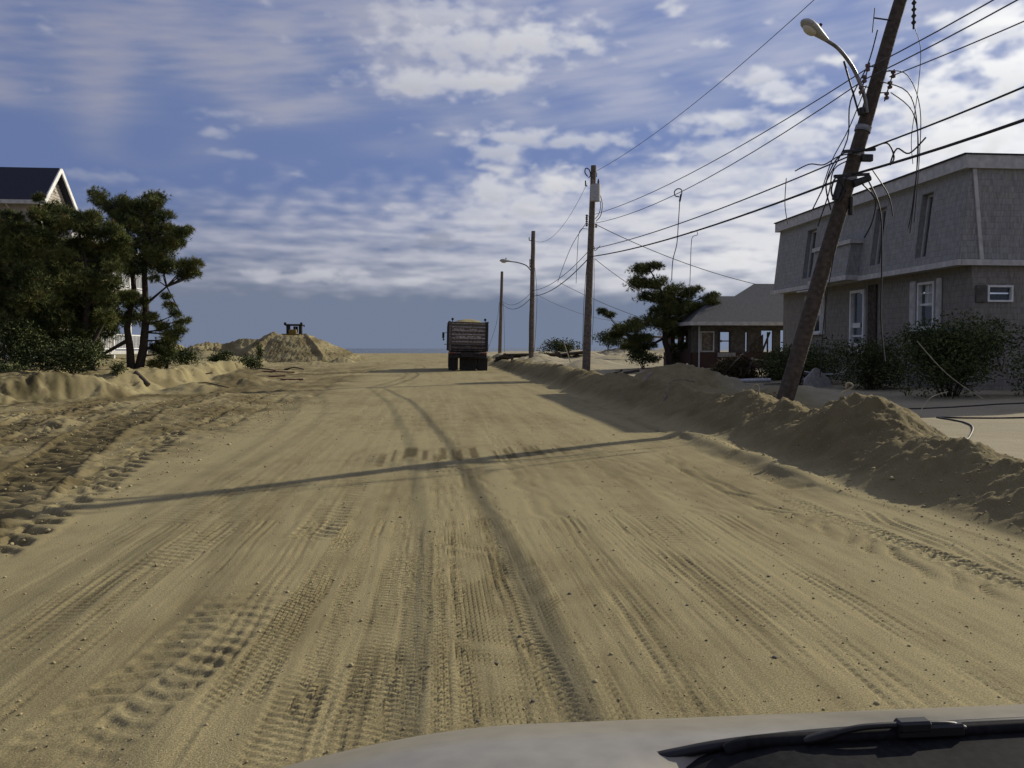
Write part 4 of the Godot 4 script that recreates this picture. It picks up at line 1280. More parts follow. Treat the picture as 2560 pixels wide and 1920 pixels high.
	wire("power_wire", "thin wire below the upper spool wire, toward the transformer pole", [sag(Vector3(7.7, 7.9, 12.0), Vector3(7.94, 6.42, -15.32), 0.9, 24), sag(Vector3(7.94, 6.42, -15.32), Vector3(6.68, 6.9, -37.4), 0.5)], 0.011, M.wire)
	wire("power_wire", "single thin wire leaving the leaning pole to the right edge", [sag(Vector3(8.45, 6.5, -15.4), Vector3(7.9, 6.2, 12.0), 0.75, 24)], 0.01, M.wire)
	wire("power_wire", "highest thin wire running to the tip of the transformer pole", [sag(Vector3(9.15, 9.9, -15.5), Vector3(7.1, 9.25, -37.5), 0.45)], 0.009, M.wire)
	wire("power_wire", "slack thin wire from the transformer pole's top to the lamp pole", [sag(Vector3(6.7, 8.7, -37.4), Vector3(6.75, 8.95, -59.0), 1.0)], 0.009, M.wire)
	wire("service_wire", "long service wire slanting from the transformer pole to the mansard house", [sag(Vector3(7.1, 6.9, -37.4), Vector3(15.4, 4.5, -39.8), 0.25)], 0.016, M.cable)
	wire("service_wire", "slack service wire from the transformer pole into the lone pine", [sag(Vector3(7.05, 5.4, -37.4), Vector3(10.5, 3.7, -39.6), 0.12)], 0.014, M.cable)
	wire("service_wire", "faint service wire crossing behind the transformer pole to the right", [sag(Vector3(6.75, 5.3, -58.8), Vector3(16.0, 3.4, -62.0), 0.7)], 0.012, M.wire)
	wire("service_wire", "slanting wire from midspan down past the transformer pole toward the pine", [sag(Vector3(6.75, 5.0, -46.0), Vector3(10.3, 2.9, -41.5), 0.1)], 0.012, M.wire)
	# hanging bracket with its cord on the lower spool wire, over the pine
	var hb := thing("hanging_bracket", "loose bracket with a cord dangling above the lone pine", "bracket", Vector3(7.37, 6.14, -25.4))
	var hk := MB.new()
	hk.tube(smooth(P([7.36, 6.02, -25.4, 7.24, 6.05, -25.4, 7.22, 6.18, -25.4, 7.32, 6.26, -25.4, 7.44, 6.22, -25.4, 7.42, 6.02, -25.4]), 4), [0.018], 6)
	hk.tube(P([7.42, 6.1, -25.4, 7.38, 5.88, -25.4]), [0.03], 6)
	put(hk, "hook", M.dark_metal, hb)
	var cd := MB.new()
	cd.tube(smooth(P([7.38, 5.9, -25.4, 7.34, 5.2, -25.4, 7.3, 4.6, -25.4, 7.18, 4.1, -25.4, 7.15, 3.5, -25.4]), 4), [0.014], 5)
	put(cd, "cord", M.cable, hb)
	wire("dangling_wire", "thin hooked wire dangling from the thick cable right of the bracket", [smooth(P([7.3, 4.78, -24.0, 7.5, 4.82, -24.1, 7.56, 4.72, -24.2, 7.42, 4.66, -24.2, 7.38, 4.4, -24.2, 7.36, 3.6, -24.2, 7.34, 2.9, -24.2]), 4)], 0.009, M.cable, "wire")
	# splice hanging between transformer pole and lamp pole
	wire("dangling_wire", "slack frayed wire drooping from the transformer pole's rack to the cable", [smooth(P([6.68, 7.0, -37.4, 6.5, 6.4, -40.0, 6.6, 5.75, -43.5, 6.78, 5.1, -47.0]), 4)], 0.014, M.cable, "wire")
	# cables lying on the ground, right yard
	for q in [["black cable lying along the shaded yard edge at the right", [9.4, 16.2, 10.8, 16.3, 12.5, 16.1, 14.5, 16.3]], ["black cable crossing the sunlit yard sand, farther one", [8.9, 14.4, 10.0, 13.6, 11.0, 12.9, 12.2, 12.4]], ["black cable crossing the sunlit yard sand, nearer one", [6.4, 9.6, 6.9, 10.6, 7.6, 11.5, 8.6, 13.0, 8.9, 14.4]]]:
		var pp := []
		for i in range(0, q[1].size(), 2):
			pp.append(Vector3(q[1][i], 0, -q[1][i + 1]))
		pp = smooth(pp, 8)
		for i in pp.size():
			pp[i].y = base_h(pp[i].x, -pp[i].z) + 0.012
		wire("fallen_cable", q[0], [pp], 0.016, M.cable, "cable", "cables fallen on the yard")
# ---------------------------------------------------------------- houses
func rect_frame(mb: MB, o: Vector3, U: Vector3, V: Vector3, N: Vector3, w: float, h: float, t: float, dep: float) -> void:
	# four bars round an opening whose corner is o
	var bs := Basis(U, V, N)
	mb.box(o + U * (w * 0.5) + V * (t * 0.5), Vector3(w, t, dep), bs)
	mb.box(o + U * (w * 0.5) + V * (h - t * 0.5), Vector3(w, t, dep), bs)
	mb.box(o + U * (t * 0.5) + V * (h * 0.5), Vector3(t, h - 2.0 * t, dep), bs)
	mb.box(o + U * (w - t * 0.5) + V * (h * 0.5), Vector3(t, h - 2.0 * t, dep), bs)

func sash_window(t: Node, o: Vector3, U: Vector3, N: Vector3, w: float, h: float, called := "window", curtain := true) -> void:
	var V := Vector3.UP
	var fr := MB.new()
	rect_frame(fr, o - N * 0.02, U, V, N, w, h, 0.07, 0.12)
	fr.box(o - N * 0.05 + U * w * 0.5 + V * h * 0.52, Vector3(w - 0.14, 0.06, 0.06), Basis(U, V, N))
	fr.box(o + N * 0.05 + U * w * 0.5 - V * 0.03, Vector3(w + 0.12, 0.06, 0.16), Basis(U, V, N))
	var f := put(fr, called, M.white, t)
	var mu := MB.new()
	mu.box(o - N * 0.06 + U * w * 0.5 + V * h * 0.76, Vector3(0.025, h * 0.42, 0.025), Basis(U, V, N))
	mu.box(o - N * 0.06 + U * w * 0.5 + V * h * 0.76, Vector3(w - 0.14, 0.025, 0.028), Basis(U, V, N))
	put(mu, "muntin", M.white, f)
	for q in [[0.07, h * 0.5], [h * 0.54, h - 0.07]]:
		var pn := MB.new()
		var a: Vector3 = o - N * 0.07 + U * 0.06 + V * q[0]
		pn.quad(a, a + U * (w - 0.12), a + U * (w - 0.12) + V * (q[1] - q[0]), a + V * (q[1] - q[0]), N)
		put(pn, "pane", M.glass, f)
	if curtain:
		var cu := MB.new()
		var rows := []
		for j in 2:
			var row := []
			for i in 25:
				var s := i / 24.0
				row.append(o - N * (0.16 + 0.025 * sin(s * 40.0)) + U * (0.05 + s * (w - 0.1)) + V * (h * (0.48 if j == 0 else 1.0)))
			rows.append(row)
		cu.loft(rows)
		put(cu, "curtain", M.curtain, f)

func build_main_house() -> void:
	var zc := -21.0
	var xw := 13.85
	var len := 12.0
	var t := thing("shingled_house", "large grey shingled house with steep mansard upper floor at the right", "house", Vector3(xw, 0.2, zc))
	var Uz := Vector3(0, 0, -1)
	var Ux := Vector3(1, 0, 0)
	var w := MB.new()
	# lower walls: road side, camera side, far side, right side
	w.wall(Vector3(xw, 0.1, zc), Uz, Vector3.UP, Vector3(-1, 0, 0), len, 3.55, [[1.62, 1.9, 2.45, 3.22], [5.45, 1.15, 6.4, 3.25], [8.6, 1.9, 9.6, 3.22]], 0.16)
	w.wall(Vector3(xw + 0.001, 0.1, zc + 0.002), Ux, Vector3.UP, Vector3(0, 0, 1), 12.0, 3.55, [[0.42, 2.55, 1.12, 2.98]], 0.16)
	w.wall(Vector3(xw + 0.001, 0.1, zc - len - 0.002), Ux, Vector3.UP, Vector3(0, 0, -1), 12.0, 3.55, [], 0.16)
	w.wall(Vector3(xw + 12.0, 0.1, zc), Uz, Vector3.UP, Vector3(1, 0, 0), len, 3.55, [], 0.16)
	put(w, "wall", M.shingle, t)
	var fl := MB.new()
	fl.box(Vector3(xw + 6.0, 1.1, zc - 6.0), Vector3(11.6, 0.2, 11.6))
	put(fl, "floor", M.inner, t)
	# upper floor
	var y0 := 3.72
	var y1 := 6.12
	var xb := 13.45
	var xt := 13.72
	var V := Vector3(xt - xb, y1 - y0, 0)
	var sl := V.length()
	V /= sl
	var N := Vector3(-V.y, V.x, 0)
	var up := MB.new()
	var slots := [[1.55, 0.25, 2.1, 2.05], [4.0, 0.28, 4.6, 2.05], [8.75, 0.28, 9.5, 2.05]]
	up.wall(Vector3(xb, y0, zc + 0.05), Uz, V, N, len + 0.1, sl, slots, 0.24)
	put(up, "mansard", M.shingle_roof, t)
	var up2 := MB.new()
	for zz in [zc + 0.06, zc - len - 0.06]:
		var nn := Vector3(0, 0, 1.0 if zz > -25.0 else -1.0)
		up2.quad(Vector3(xb, y0, zz), Vector3(xw + 12.4, y0, zz), Vector3(xw + 12.1, y1, zz), Vector3(xt, y1, zz), nn)
	up2.quad(Vector3(xw + 12.4, y0, zc + 0.06), Vector3(xw + 12.4, y0, zc - len - 0.06), Vector3(xw + 12.1, y1, zc - len - 0.06), Vector3(xw + 12.1, y1, zc + 0.06), Vector3(1, 0.1, 0))
	put(up2, "mansard_end", M.shingle_roof, t)
	for s in slots:
		var o: Vector3 = Vector3(xb, y0, zc + 0.05) + Uz * s[0] + V * s[1] - N * 0.2
		var fr := MB.new()
		rect_frame(fr, o, Uz, V, N, s[2] - s[0], s[3] - s[1], 0.06, 0.06)
		var f := put(fr, "upper_window", M.trim, t)
		var pn := MB.new()
		pn.quad(o, o + Uz * (s[2] - s[0]), o + Uz * (s[2] - s[0]) + V * (s[3] - s[1]), o + V * (s[3] - s[1]), N)
		put(pn, "pane", M.glass, f)
	# roof slab and fascia
	var rf := MB.new()
	rf.box(Vector3(xw + 6.1, 6.2, zc - 6.0), Vector3(12.3, 0.12, 12.1))
	put(rf, "roof", M.asphalt, t)
	var fa := MB.new()
	fa.bar(Vector3(13.6, 6.23, zc + 0.15), Vector3(13.6, 6.23, zc - len - 0.15), 0.14, 0.34)
	fa.bar(Vector3(13.672, 6.228, zc + 0.085), Vector3(xw + 12.3, 6.228, zc + 0.085), 0.13, 0.336)
	fa.bar(Vector3(13.672, 6.228, zc - len - 0.085), Vector3(xw + 12.3, 6.228, zc - len - 0.085), 0.13, 0.336)
	put(fa, "fascia", M.trim, t)
	var dr := MB.new()
	dr.bar(Vector3(13.58, 6.42, zc + 0.17), Vector3(13.58, 6.42, zc - len - 0.17), 0.2, 0.035)
	dr.bar(Vector3(13.69, 6.418, zc + 0.09), Vector3(xw + 12.3, 6.418, zc + 0.09), 0.18, 0.033)
	put(dr, "drip_edge", M.roof_dark, t)
	for q in [[Vector3(13.42, 3.66, zc + 0.14), Vector3(13.42, 3.66, -26.1)], [Vector3(13.42, 3.66, -28.9), Vector3(13.42, 3.66, zc - len - 0.14)], [Vector3(13.475, 3.658, zc + 0.1), Vector3(xw + 12.4, 3.658, zc + 0.1)]]:
		var ev := MB.new()
		ev.bar(q[0], q[1], 0.1, 0.148)
		put(ev, "eave_trim", M.trim, t)
	var so := MB.new()
	so.box(Vector3(13.66, 3.62, zc - 6.0), Vector3(0.37, 0.04, len + 0.1))
	put(so, "soffit", M.trim, t)
	var ct := MB.new()
	ct.bar(Vector3(13.80, 6.05, zc + 0.085), Vector3(14.05, 3.74, zc + 0.085), 0.1, 0.04, Vector3(0, 0, 1))
	put(ct, "corner_trim", M.trim, t)
	# bump-out over the door
	var by := MB.new()
	var px := [[13.02, 3.78], [13.2, 4.78]]
	for zz in [-26.2, -28.8]:
		by.quad(Vector3(px[0][0], px[0][1], zz), Vector3(13.62, px[0][1], zz), Vector3(13.66, px[1][1], zz), Vector3(px[1][0], px[1][1], zz), Vector3(0, 0, 1 if zz > -27 else -1))
	by.quad(Vector3(px[0][0], px[0][1], -26.2), Vector3(px[0][0], px[0][1], -28.8), Vector3(px[1][0], px[1][1], -28.8), Vector3(px[1][0], px[1][1], -26.2), Vector3(-1, 0, 0))
	var bo := put(by, "bay", M.shingle_roof, t)
	var bt := MB.new()
	bt.bar(Vector3(13.38, 4.85, -26.12), Vector3(13.38, 4.85, -28.88), 0.5, 0.13)
	bt.bar(Vector3(13.3, 3.7, -26.12), Vector3(13.3, 3.7, -28.88), 0.62, 0.15)
	put(bt, "bay_trim", M.trim, bo)
	# windows, shutters, door
	sash_window(t, Vector3(xw, 2.0, zc - 1.62), Uz, Vector3(-1, 0, 0), 0.83, 1.32)
	sash_window(t, Vector3(xw, 2.0, zc - 8.6), Uz, Vector3(-1, 0, 0), 1.0, 1.32)
	for q in [[-22.38, 0.24], [-23.66, 0.3], [-29.4, 0.22], [-30.78, 0.24]]:
		var s := MB.new()
		s.box(Vector3(xw - 0.035, 2.66, q[0]), Vector3(0.05, 1.44, q[1]), Basis.IDENTITY, 0.008)
		for k in 13:
			s.box(Vector3(xw - 0.064, 2.08 + k * 0.097, q[0]), Vector3(0.016, 0.06, q[1] - 0.07))
		put(s, "shutter", M.trim, t)
	var ds := MB.new()
	ds.box(Vector3(xw - 0.04, 2.4, -25.95), Vector3(0.06, 2.1, 0.5), Basis.IDENTITY, 0.01)
	put(ds, "dark_shutter", M.wood_dark, t)
	var dro := Vector3(xw, 1.25, zc - 5.45)
	var df := MB.new()
	rect_frame(df, dro, Uz, Vector3.UP, Vector3(-1, 0, 0), 0.95, 2.1, 0.09, 0.14)
	df.box(dro + Uz * 0.475 + Vector3(0.03, 0.95, 0), Vector3(0.05, 0.16, 0.77))
	df.box(dro + Uz * 0.475 + Vector3(0.03, 0.22, 0), Vector3(0.05, 0.3, 0.77))
	df.box(dro + Uz * 0.475 + Vector3(0.03, 0.6, 0), Vector3(0.05, 0.06, 0.77))
	var dd := put(df, "storm_door", M.white, t)
	var dp := MB.new()
	var a := dro + Vector3(0.04, 0.1, 0) + Uz * 0.09
	dp.quad(a, a + Uz * 0.77, a + Uz * 0.77 + Vector3(0, 1.9, 0), a + Vector3(0, 1.9, 0), Vector3(-1, 0, 0))
	put(dp, "pane", M.glass, dd)
	var hd := MB.new()
	hd.box(dro + Uz * 0.16 + Vector3(-0.06, 0.95, 0), Vector3(0.05, 0.16, 0.03), Basis.IDENTITY, 0.008)
	put(hd, "handle", M.dark_metal, dd)
	var lam := MB.new()
	lam.box(Vector3(xw - 0.3, 3.52, -29.9), Vector3(0.5, 0.05, 1.2))
	put(lam, "awning_board", M.trim, t)
	var sw := MB.new()
	rect_frame(sw, Vector3(xw + 0.42, 2.65, zc), Ux, Vector3.UP, Vector3(0, 0, 1), 0.7, 0.43, 0.05, 0.1)
	var swo := put(sw, "small_window", M.white, t)
	var sp := MB.new()
	a = Vector3(xw + 0.46, 2.69, zc - 0.04)
	sp.quad(a, a + Vector3(0.62, 0, 0), a + Vector3(0.62, 0.35, 0), a + Vector3(0, 0.35, 0), Vector3(0, 0, 1))
	put(sp, "pane", M.glass, swo)
	var ls := MB.new()
	ls.box(Vector3(xw + 0.24, 2.86, zc + 0.03), Vector3(0.28, 0.45, 0.04), Basis.IDENTITY, 0.01)
	put(ls, "shutter", M.sheath, t)

func build_porch_house() -> void:
	var z0 := -38.5
	var z1 := -43.2
	var g := 0.3
	var t := thing("hip_roofed_wing", "low hip-roofed porch with knocked-out windows and brick base", "house", Vector3(11.85, g, z0))
	var bk := MB.new()
	bk.box(Vector3(14.7, 0.74, z0 + 0.02), Vector3(5.7, 1.0, 0.22))
	bk.box(Vector3(11.86, 0.741, (z0 + z1) * 0.5), Vector3(0.22, 1.0, 4.6))
	bk.box(Vector3(14.7, 0.6, z1), Vector3(5.6, 0.72, 0.22))
	put(bk, "brick_base", M.brick, t)
	var w := MB.new()
	w.wall(Vector3(11.82, 1.24, z0), Vector3(1, 0, 0), Vector3.UP, Vector3(0, 0, 1), 5.6, 1.3, [[0.42, 0.06, 0.98, 0.96], [1.3, 0.001, 1.79, 0.97], [2.54, 0.06, 2.64, 0.94], [3.3, 0.02, 3.86, 1.02], [4.22, 0.02, 5.0, 1.04]], 0.14)
	put(w, "front_wall", M.sheath, t)
	var wb := MB.new()
	wb.wall(Vector3(11.82, 0.96, z1), Vector3(1, 0, 0), Vector3.UP, Vector3(0, 0, -1), 7.6, 1.58, [[0.5, 0.3, 1.1, 1.2], [2.55, 0.28, 3.7, 1.42], [4.2, 0.3, 4.5, 1.42], [5.0, 0.2, 5.95, 1.45], [6.1, 0.2, 7.2, 1.45]], 0.14)
	put(wb, "back_wall", M.sheath, t)
	var sw := MB.new()
	sw.wall(Vector3(11.82, 1.241, z0 - 0.15), Vector3(0, 0, -1), Vector3.UP, Vector3(-1, 0, 0), 4.4, 1.29, [[0.5, 0.2, 1.5, 1.1], [2.2, 0.2, 3.4, 1.1]], 0.12)
	put(sw, "side_wall", M.wood_dark, t)
	# boarded window
	var bd := MB.new()
	for k in 4:
		bd.box(Vector3(12.31 + k * 0.14, 1.75, z0 - 0.08), Vector3(0.136, 0.9, 0.03))
	put(bd, "window_board", M.wood, t)
	var fr := MB.new()
	rect_frame(fr, Vector3(12.2, 1.27, z0 + 0.03), Vector3(1, 0, 0), Vector3.UP, Vector3(0, 0, 1), 0.66, 0.96, 0.06, 0.05)
	put(fr, "window_frame", M.trim, t)
	var fr2 := MB.new()
	rect_frame(fr2, Vector3(13.09, 1.22, z0 + 0.03), Vector3(1, 0, 0), Vector3.UP, Vector3(0, 0, 1), 0.55, 1.02, 0.05, 0.05)
	fr2.box(Vector3(13.365, 1.78, z0 - 0.03), Vector3(0.45, 0.05, 0.05))
	put(fr2, "window_frame", M.wood_dark, t)
	for q in [[Vector3(15.2, 1.3, z0 - 0.06), Vector3(15.55, 2.2, z0 - 0.06), 0.07], [Vector3(15.45, 1.25, z0 - 0.08), Vector3(15.45, 2.2, z0 - 0.08), 0.06], [Vector3(16.1, 1.72, z0 - 0.06), Vector3(16.7, 1.72, z0 - 0.06), 0.055]]:
		var br := MB.new()
		br.bar(q[0], q[1], q[2], q[2])
		put(br, "broken_mullion", M.wood_dark, t)
	# dark leaning siding sheet
	var sh := MB.new()
	sh.quad(Vector3(14.6, 1.26, z0 + 0.05), Vector3(15.2, 1.26, z0 + 0.05), Vector3(15.2, 2.1, z0 + 0.03), Vector3(14.6, 1.6, z0 + 0.03), Vector3(0, 0, 1))
	sh.quad(Vector3(14.6, 1.26, z0 + 0.02), Vector3(15.2, 1.26, z0 + 0.02), Vector3(15.2, 2.1, z0 + 0.0), Vector3(14.6, 1.6, z0 + 0.0), Vector3(0, 0, -1))
	put(sh, "torn_panel", M.wood_dark, t)
	# sill ledge, downspout
	var si := MB.new()
	si.box(Vector3(13.4, 1.14, z0 + 0.16), Vector3(0.85, 0.2, 0.12))
	put(si, "window_sill", M.concrete, t)
	var dn := MB.new()
	dn.tube(P([12.1, 2.45, z0 + 0.18, 12.1, 1.2, z0 + 0.18, 12.1, 0.35, z0 + 0.18]), [0.04], 6)
	put(dn, "downspout", M.trim, t)
	# roof
	var ex0 := 11.5
	var ex1 := 18.5
	var ez0 := z0 + 0.6
	var ez1 := z1 - 0.6
	var ye := 2.62
	var zr := (ez0 + ez1) * 0.5
	var r0 := Vector3(13.55, 4.0, zr)
	var r1 := Vector3(18.5, 4.0, zr)
	var rf := MB.new()
	rf.quad(Vector3(ex0, ye, ez0), Vector3(ex1, ye, ez0), r1, r0, Vector3(0, 1, 0.5))
	rf.quad(Vector3(ex0, ye, ez1), Vector3(ex1, ye, ez1), r1, r0, Vector3(0, 1, -0.5))
	rf.tri(Vector3(ex0, ye, ez0), Vector3(ex0, ye, ez1), r0, Vector3(-1, 1, 0))
	rf.quad(Vector3(ex0, ye - 0.02, ez0), Vector3(ex1, ye - 0.02, ez0), Vector3(ex1, ye - 0.02, ez1), Vector3(ex0, ye - 0.02, ez1), Vector3.DOWN)
	var ro := put(rf, "roof", M.asphalt, t)
	var ga := MB.new()
	ga.box(Vector3((ex0 + ex1) * 0.5, ye - 0.05, ez0 + 0.03), Vector3(ex1 - ex0, 0.16, 0.06))
	ga.box(Vector3(ex0 - 0.03, ye - 0.051, zr), Vector3(0.06, 0.16, ez0 - ez1))
	put(ga, "fascia", M.trim, ro)
	# higher roof joining the big house
	var hr := MB.new()
	hr.quad(Vector3(14.6, 3.95, zr - 0.1), Vector3(18.5, 3.95, zr - 0.1), Vector3(18.5, 4.75, zr - 1.7), Vector3(16.3, 4.75, zr - 1.7), Vector3(0, 1, 0.5))
	hr.tri(Vector3(14.6, 3.95, zr - 0.1), Vector3(16.3, 4.75, zr - 1.7), Vector3(14.6, 3.0, zr - 3.6), Vector3(-1, 1, 0))
	hr.quad(Vector3(16.3, 4.75, zr - 1.7), Vector3(18.5, 4.75, zr - 1.7), Vector3(18.5, 3.0, zr - 3.6), Vector3(14.6, 3.0, zr - 3.6), Vector3(0, 1, -0.5))
	put(hr, "upper_roof", M.asphalt, t)

func build_left_house() -> void:
	var t := thing("tall_beach_house", "tall beige beach house with dark roof and white gable trim behind pines", "house", Vector3(-20.8, 0.6, -47.7))
	var x0 := -20.9
	var x1 := -36.0
	var za := -47.8
	var zb := -51.1
	var zm := -49.4
	var w := MB.new()
	w.wall(Vector3(x1, 0.4, za), Vector3(1, 0, 0), Vector3.UP, Vector3(0, 0, 1), x0 - x1, 9.0, [[9.5, 5.6, 10.5, 7.0], [12.0, 5.6, 13.0, 7.0], [9.5, 2.2, 10.5, 3.8], [12.5, 2.2, 13.5, 3.8]], 0.15)
	w.wall(Vector3(x0 + 0.001, 0.4, za), Vector3(0, 0, -1), Vector3.UP, Vector3(1, 0, 0), za - zb, 9.0, [[1.2, 2.2, 2.2, 3.8]], 0.15)
	w.quad(Vector3(x1, 0.4, zb), Vector3(x0, 0.4, zb), Vector3(x0, 9.4, zb), Vector3(x1, 9.4, zb), Vector3(0, 0, -1))
	w.tri(Vector3(x0, 9.4, za), Vector3(x0, 9.4, zb), Vector3(x0, 11.15, zm), Vector3(1, 0, 0))
	put(w, "wall", M.siding, t)
	# clapboards on the gable and on the camera side
	for k in 10:
		var y := 9.42 + k * 0.16
		var f := 1.0 - (k * 0.16 + 0.1) / 1.75
		if f < 0.06: break
		var cb := MB.new()
		cb.box(Vector3(x0 + 0.012, y + 0.07, zm), Vector3(0.03, 0.14, (za - zb) * f), Basis(Vector3(0, 0, 1), 0.06))
		put(cb, "clapboard", M.siding, t)
	for q in [[9.5, 5.6], [12.0, 5.6], [9.5, 2.2], [12.5, 2.2]]:
		sash_window(t, Vector3(x1 + q[0], 0.4 + q[1], za), Vector3(1, 0, 0), Vector3(0, 0, 1), 1.0, 1.5 if q[1] < 3 else 1.4, "window", false)
	var rf := MB.new()
	var ov := 0.45
	var e0 := Vector3(x0 + 0.4, 9.28, za + ov)
	var e1 := Vector3(x0 + 0.4, 9.28, zb - ov)
	var r := Vector3(x0 + 0.4, 11.36, zm)
	var dx := Vector3(x1 - x0 - 0.6, 0, 0)
	var th := Vector3(0, -0.14, 0)
	rf.quad(e0, r, r + dx, e0 + dx, Vector3(0, 1, 1))
	rf.quad(e1, r, r + dx, e1 + dx, Vector3(0, 1, -1))
	rf.quad(e0 + th, r + th, r + dx + th, e0 + dx + th, Vector3(0, -1, -1))
	rf.quad(e1 + th, r + th, r + dx + th, e1 + dx + th, Vector3(0, -1, 1))
	var ro := put(rf, "roof", M.roof_dark, t)
	var tr := MB.new()
	tr.bar(e0 + Vector3(0.03, -0.1, 0), r + Vector3(0.03, -0.1, 0), 0.07, 0.24, Vector3(0, 1, 0.8))
	tr.bar(e1 + Vector3(0.031, -0.1, 0), r + Vector3(0.031, -0.1, 0), 0.07, 0.24, Vector3(0, 1, -0.8))
	put(tr, "rake_trim", M.white, ro)
	var gu := MB.new()
	gu.bar(e0 + Vector3(0, -0.13, 0.06), e0 + dx + Vector3(0, -0.13, 0.06), 0.14, 0.2)
	put(gu, "gutter", M.trim, ro)
	var dn := MB.new()
	dn.tube(P([x0 - 1.6, 9.1, za + 0.4, x0 - 1.55, 8.8, za + 0.08, x0 - 1.55, 4.0, za + 0.08, x0 - 1.55, 0.6, za + 0.08]), [0.05], 6)
	put(dn, "downspout", M.trim, t)
	for q in [[x0 + 0.06, 10.6, zm + 0.5, x0 + 0.08, 10.2, zm + 0.65, x0 + 0.07, 9.8, zm + 0.45], [x0 + 0.06, 10.55, zm + 0.1, x0 + 0.08, 10.2, zm + 0.2, x0 + 0.07, 9.95, zm - 0.1]]:
		var cv := MB.new()
		cv.tube(smooth(P(q), 3), [0.02], 5)
		put(cv, "hanging_wire", M.cable, t)
	# lower block behind
	var lb := MB.new()
	lb.wall(Vector3(x0 + 0.2, 0.4, zb - 0.2), Vector3(0, 0, -1), Vector3.UP, Vector3(1, 0, 0), 6.2, 6.6, [[1.0, 1.6, 2.0, 3.2], [4.0, 1.0, 4.9, 3.1], [1.0, 4.6, 2.0, 6.0], [4.0, 4.6, 5.0, 6.0]], 0.15)
	lb.quad(Vector3(x0 + 0.2, 0.4, zb - 6.4), Vector3(x1, 0.4, zb - 6.4), Vector3(x1, 7.0, zb - 6.4), Vector3(x0 + 0.2, 7.0, zb - 6.4), Vector3(0, 0, -1))
	lb.box(Vector3((x0 + x1) * 0.5, 7.1, zb - 3.4), Vector3(x0 - x1 + 0.6, 0.2, 6.6))
	put(lb, "rear_wall", M.siding, t)
	sash_window(t, Vector3(x0 + 0.2, 2.0, zb - 1.2), Vector3(0, 0, -1), Vector3(1, 0, 0), 1.0, 1.6, "window", false)
	sash_window(t, Vector3(x0 + 0.2, 1.4, zb - 4.2), Vector3(0, 0, -1), Vector3(1, 0, 0), 0.9, 2.1, "window", false)
	sash_window(t, Vector3(x0 + 0.2, 5.0, zb - 1.2), Vector3(0, 0, -1), Vector3(1, 0, 0), 1.0, 1.4, "window", false)
	sash_window(t, Vector3(x0 + 0.2, 5.0, zb - 4.2), Vector3(0, 0, -1), Vector3(1, 0, 0), 1.0, 1.4, "window", false)
	# porch decks along the road side
	for q in [[1.2, 0.2], [5.0, 0.24], [7.35, 0.3]]:
		var dk := MB.new()
		dk.box(Vector3(-19.75, q[0], -51.9), Vector3(2.1, q[1], 11.4))
		put(dk, "porch_roof" if q[0] > 7.0 else "deck", M.trim, t)
	var pm: Mesh = null
	for z in [-46.4, -49.2, -52.0, -54.8, -57.4]:
		var po := MB.new()
		po.box(Vector3(-18.85, 3.9, z), Vector3(0.18, 6.8, 0.18), Basis.IDENTITY, 0.02)
		put(po, "porch_post", M.white, t)
	for y in [1.3, 5.12]:
		var rl := MB.new()
		rl.box(Vector3(-18.85, y + 0.95, -51.9), Vector3(0.09, 0.07, 11.0))
		rl.box(Vector3(-18.85, y + 0.12, -51.9), Vector3(0.08, 0.06, 11.0))
		put(rl, "railing", M.white, t)
		for k in 44:
			var z := -46.6 - k * 0.245
			if pm == null:
				var ba := MB.new()
				ba.box(Vector3.ZERO, Vector3(0.05, 0.78, 0.05))
				pm = put(ba, "temporary", M.white, null).mesh
				var tmp := get_child(get_child_count() - 1)
				remove_child(tmp)
				tmp.free()
			var mi := MeshInstance3D.new()
			mi.mesh = pm
			mi.name = "baluster"
			mi.position = Vector3(-18.85, y + 0.53, z) - t.position
			t.add_child(mi, true)
	# picket fence
	var ft := thing("picket_fence", "low white picket fence slumping outward at the left edge", "fence", Vector3(-20.3, base_h(-20.3, 42.0), -42.0))
	var fb := base_h(-20.3, 42.0)
	for dy in [0.2, 0.47]:
		var rl := MB.new()
		rl.bar(Vector3(-22.3, fb + dy + 0.12, -42.0 + 0.05), Vector3(-18.6, fb + dy, -42.0 + 0.05), 0.035, 0.06, Vector3(0, 0, 1))
		put(rl, "rail", M.white, ft)
	for k in 28:
		var x := -22.2 + k * 0.13
		var pk := MB.new()
		var lean := rng.randf_range(0.1, 0.17)
		var y0 := fb + 0.03 + 0.1 * (1.0 - k / 28.0)
		var a := Vector3(x, y0, -41.98)
		var b := Vector3(x - lean, y0 + 0.66 + rng.randf_range(-0.03, 0.03), -41.96)
		pk.bar(a, b, 0.065, 0.02, Vector3(0, 0, 1))
		var d := (b - a).normalized()
		var s := d.cross(Vector3(0, 0, 1)).normalized() * 0.032
		pk.tri(b - s + Vector3(0, 0, 0.01), b + s + Vector3(0, 0, 0.01), b + d * 0.05 + Vector3(0, 0, 0.01), Vector3(0, 0, 1))
		pk.tri(b - s - Vector3(0, 0, 0.01), b + s - Vector3(0, 0, 0.01), b + d * 0.05 - Vector3(0, 0, 0.01), Vector3(0, 0, -1))
		put(pk, "picket", M.white, ft)
	var kb := MB.new()
	var ky := base_h(-18.5, 38.5)
	kb.box(Vector3(-19.0, ky + 0.06, -38.5), Vector3(7.0, 0.16, 0.2), Basis(Vector3.UP, 0.03), 0.02)
	tag(put(kb, "fallen_beam", M.stick), "long pale beam lying in front of the picket fence", "beam")
	var bx := MB.new()
	bx.box(Vector3(-16.9, base_h(-16.9, 37.0) + 0.18, -37.0), Vector3(0.22, 0.5, 0.22), Basis(Vector3(0, 0, 1), 0.05), 0.02)
	tag(put(bx, "post_stump", M.wood_dark), "short dark post stump in front of the pale beam", "post")
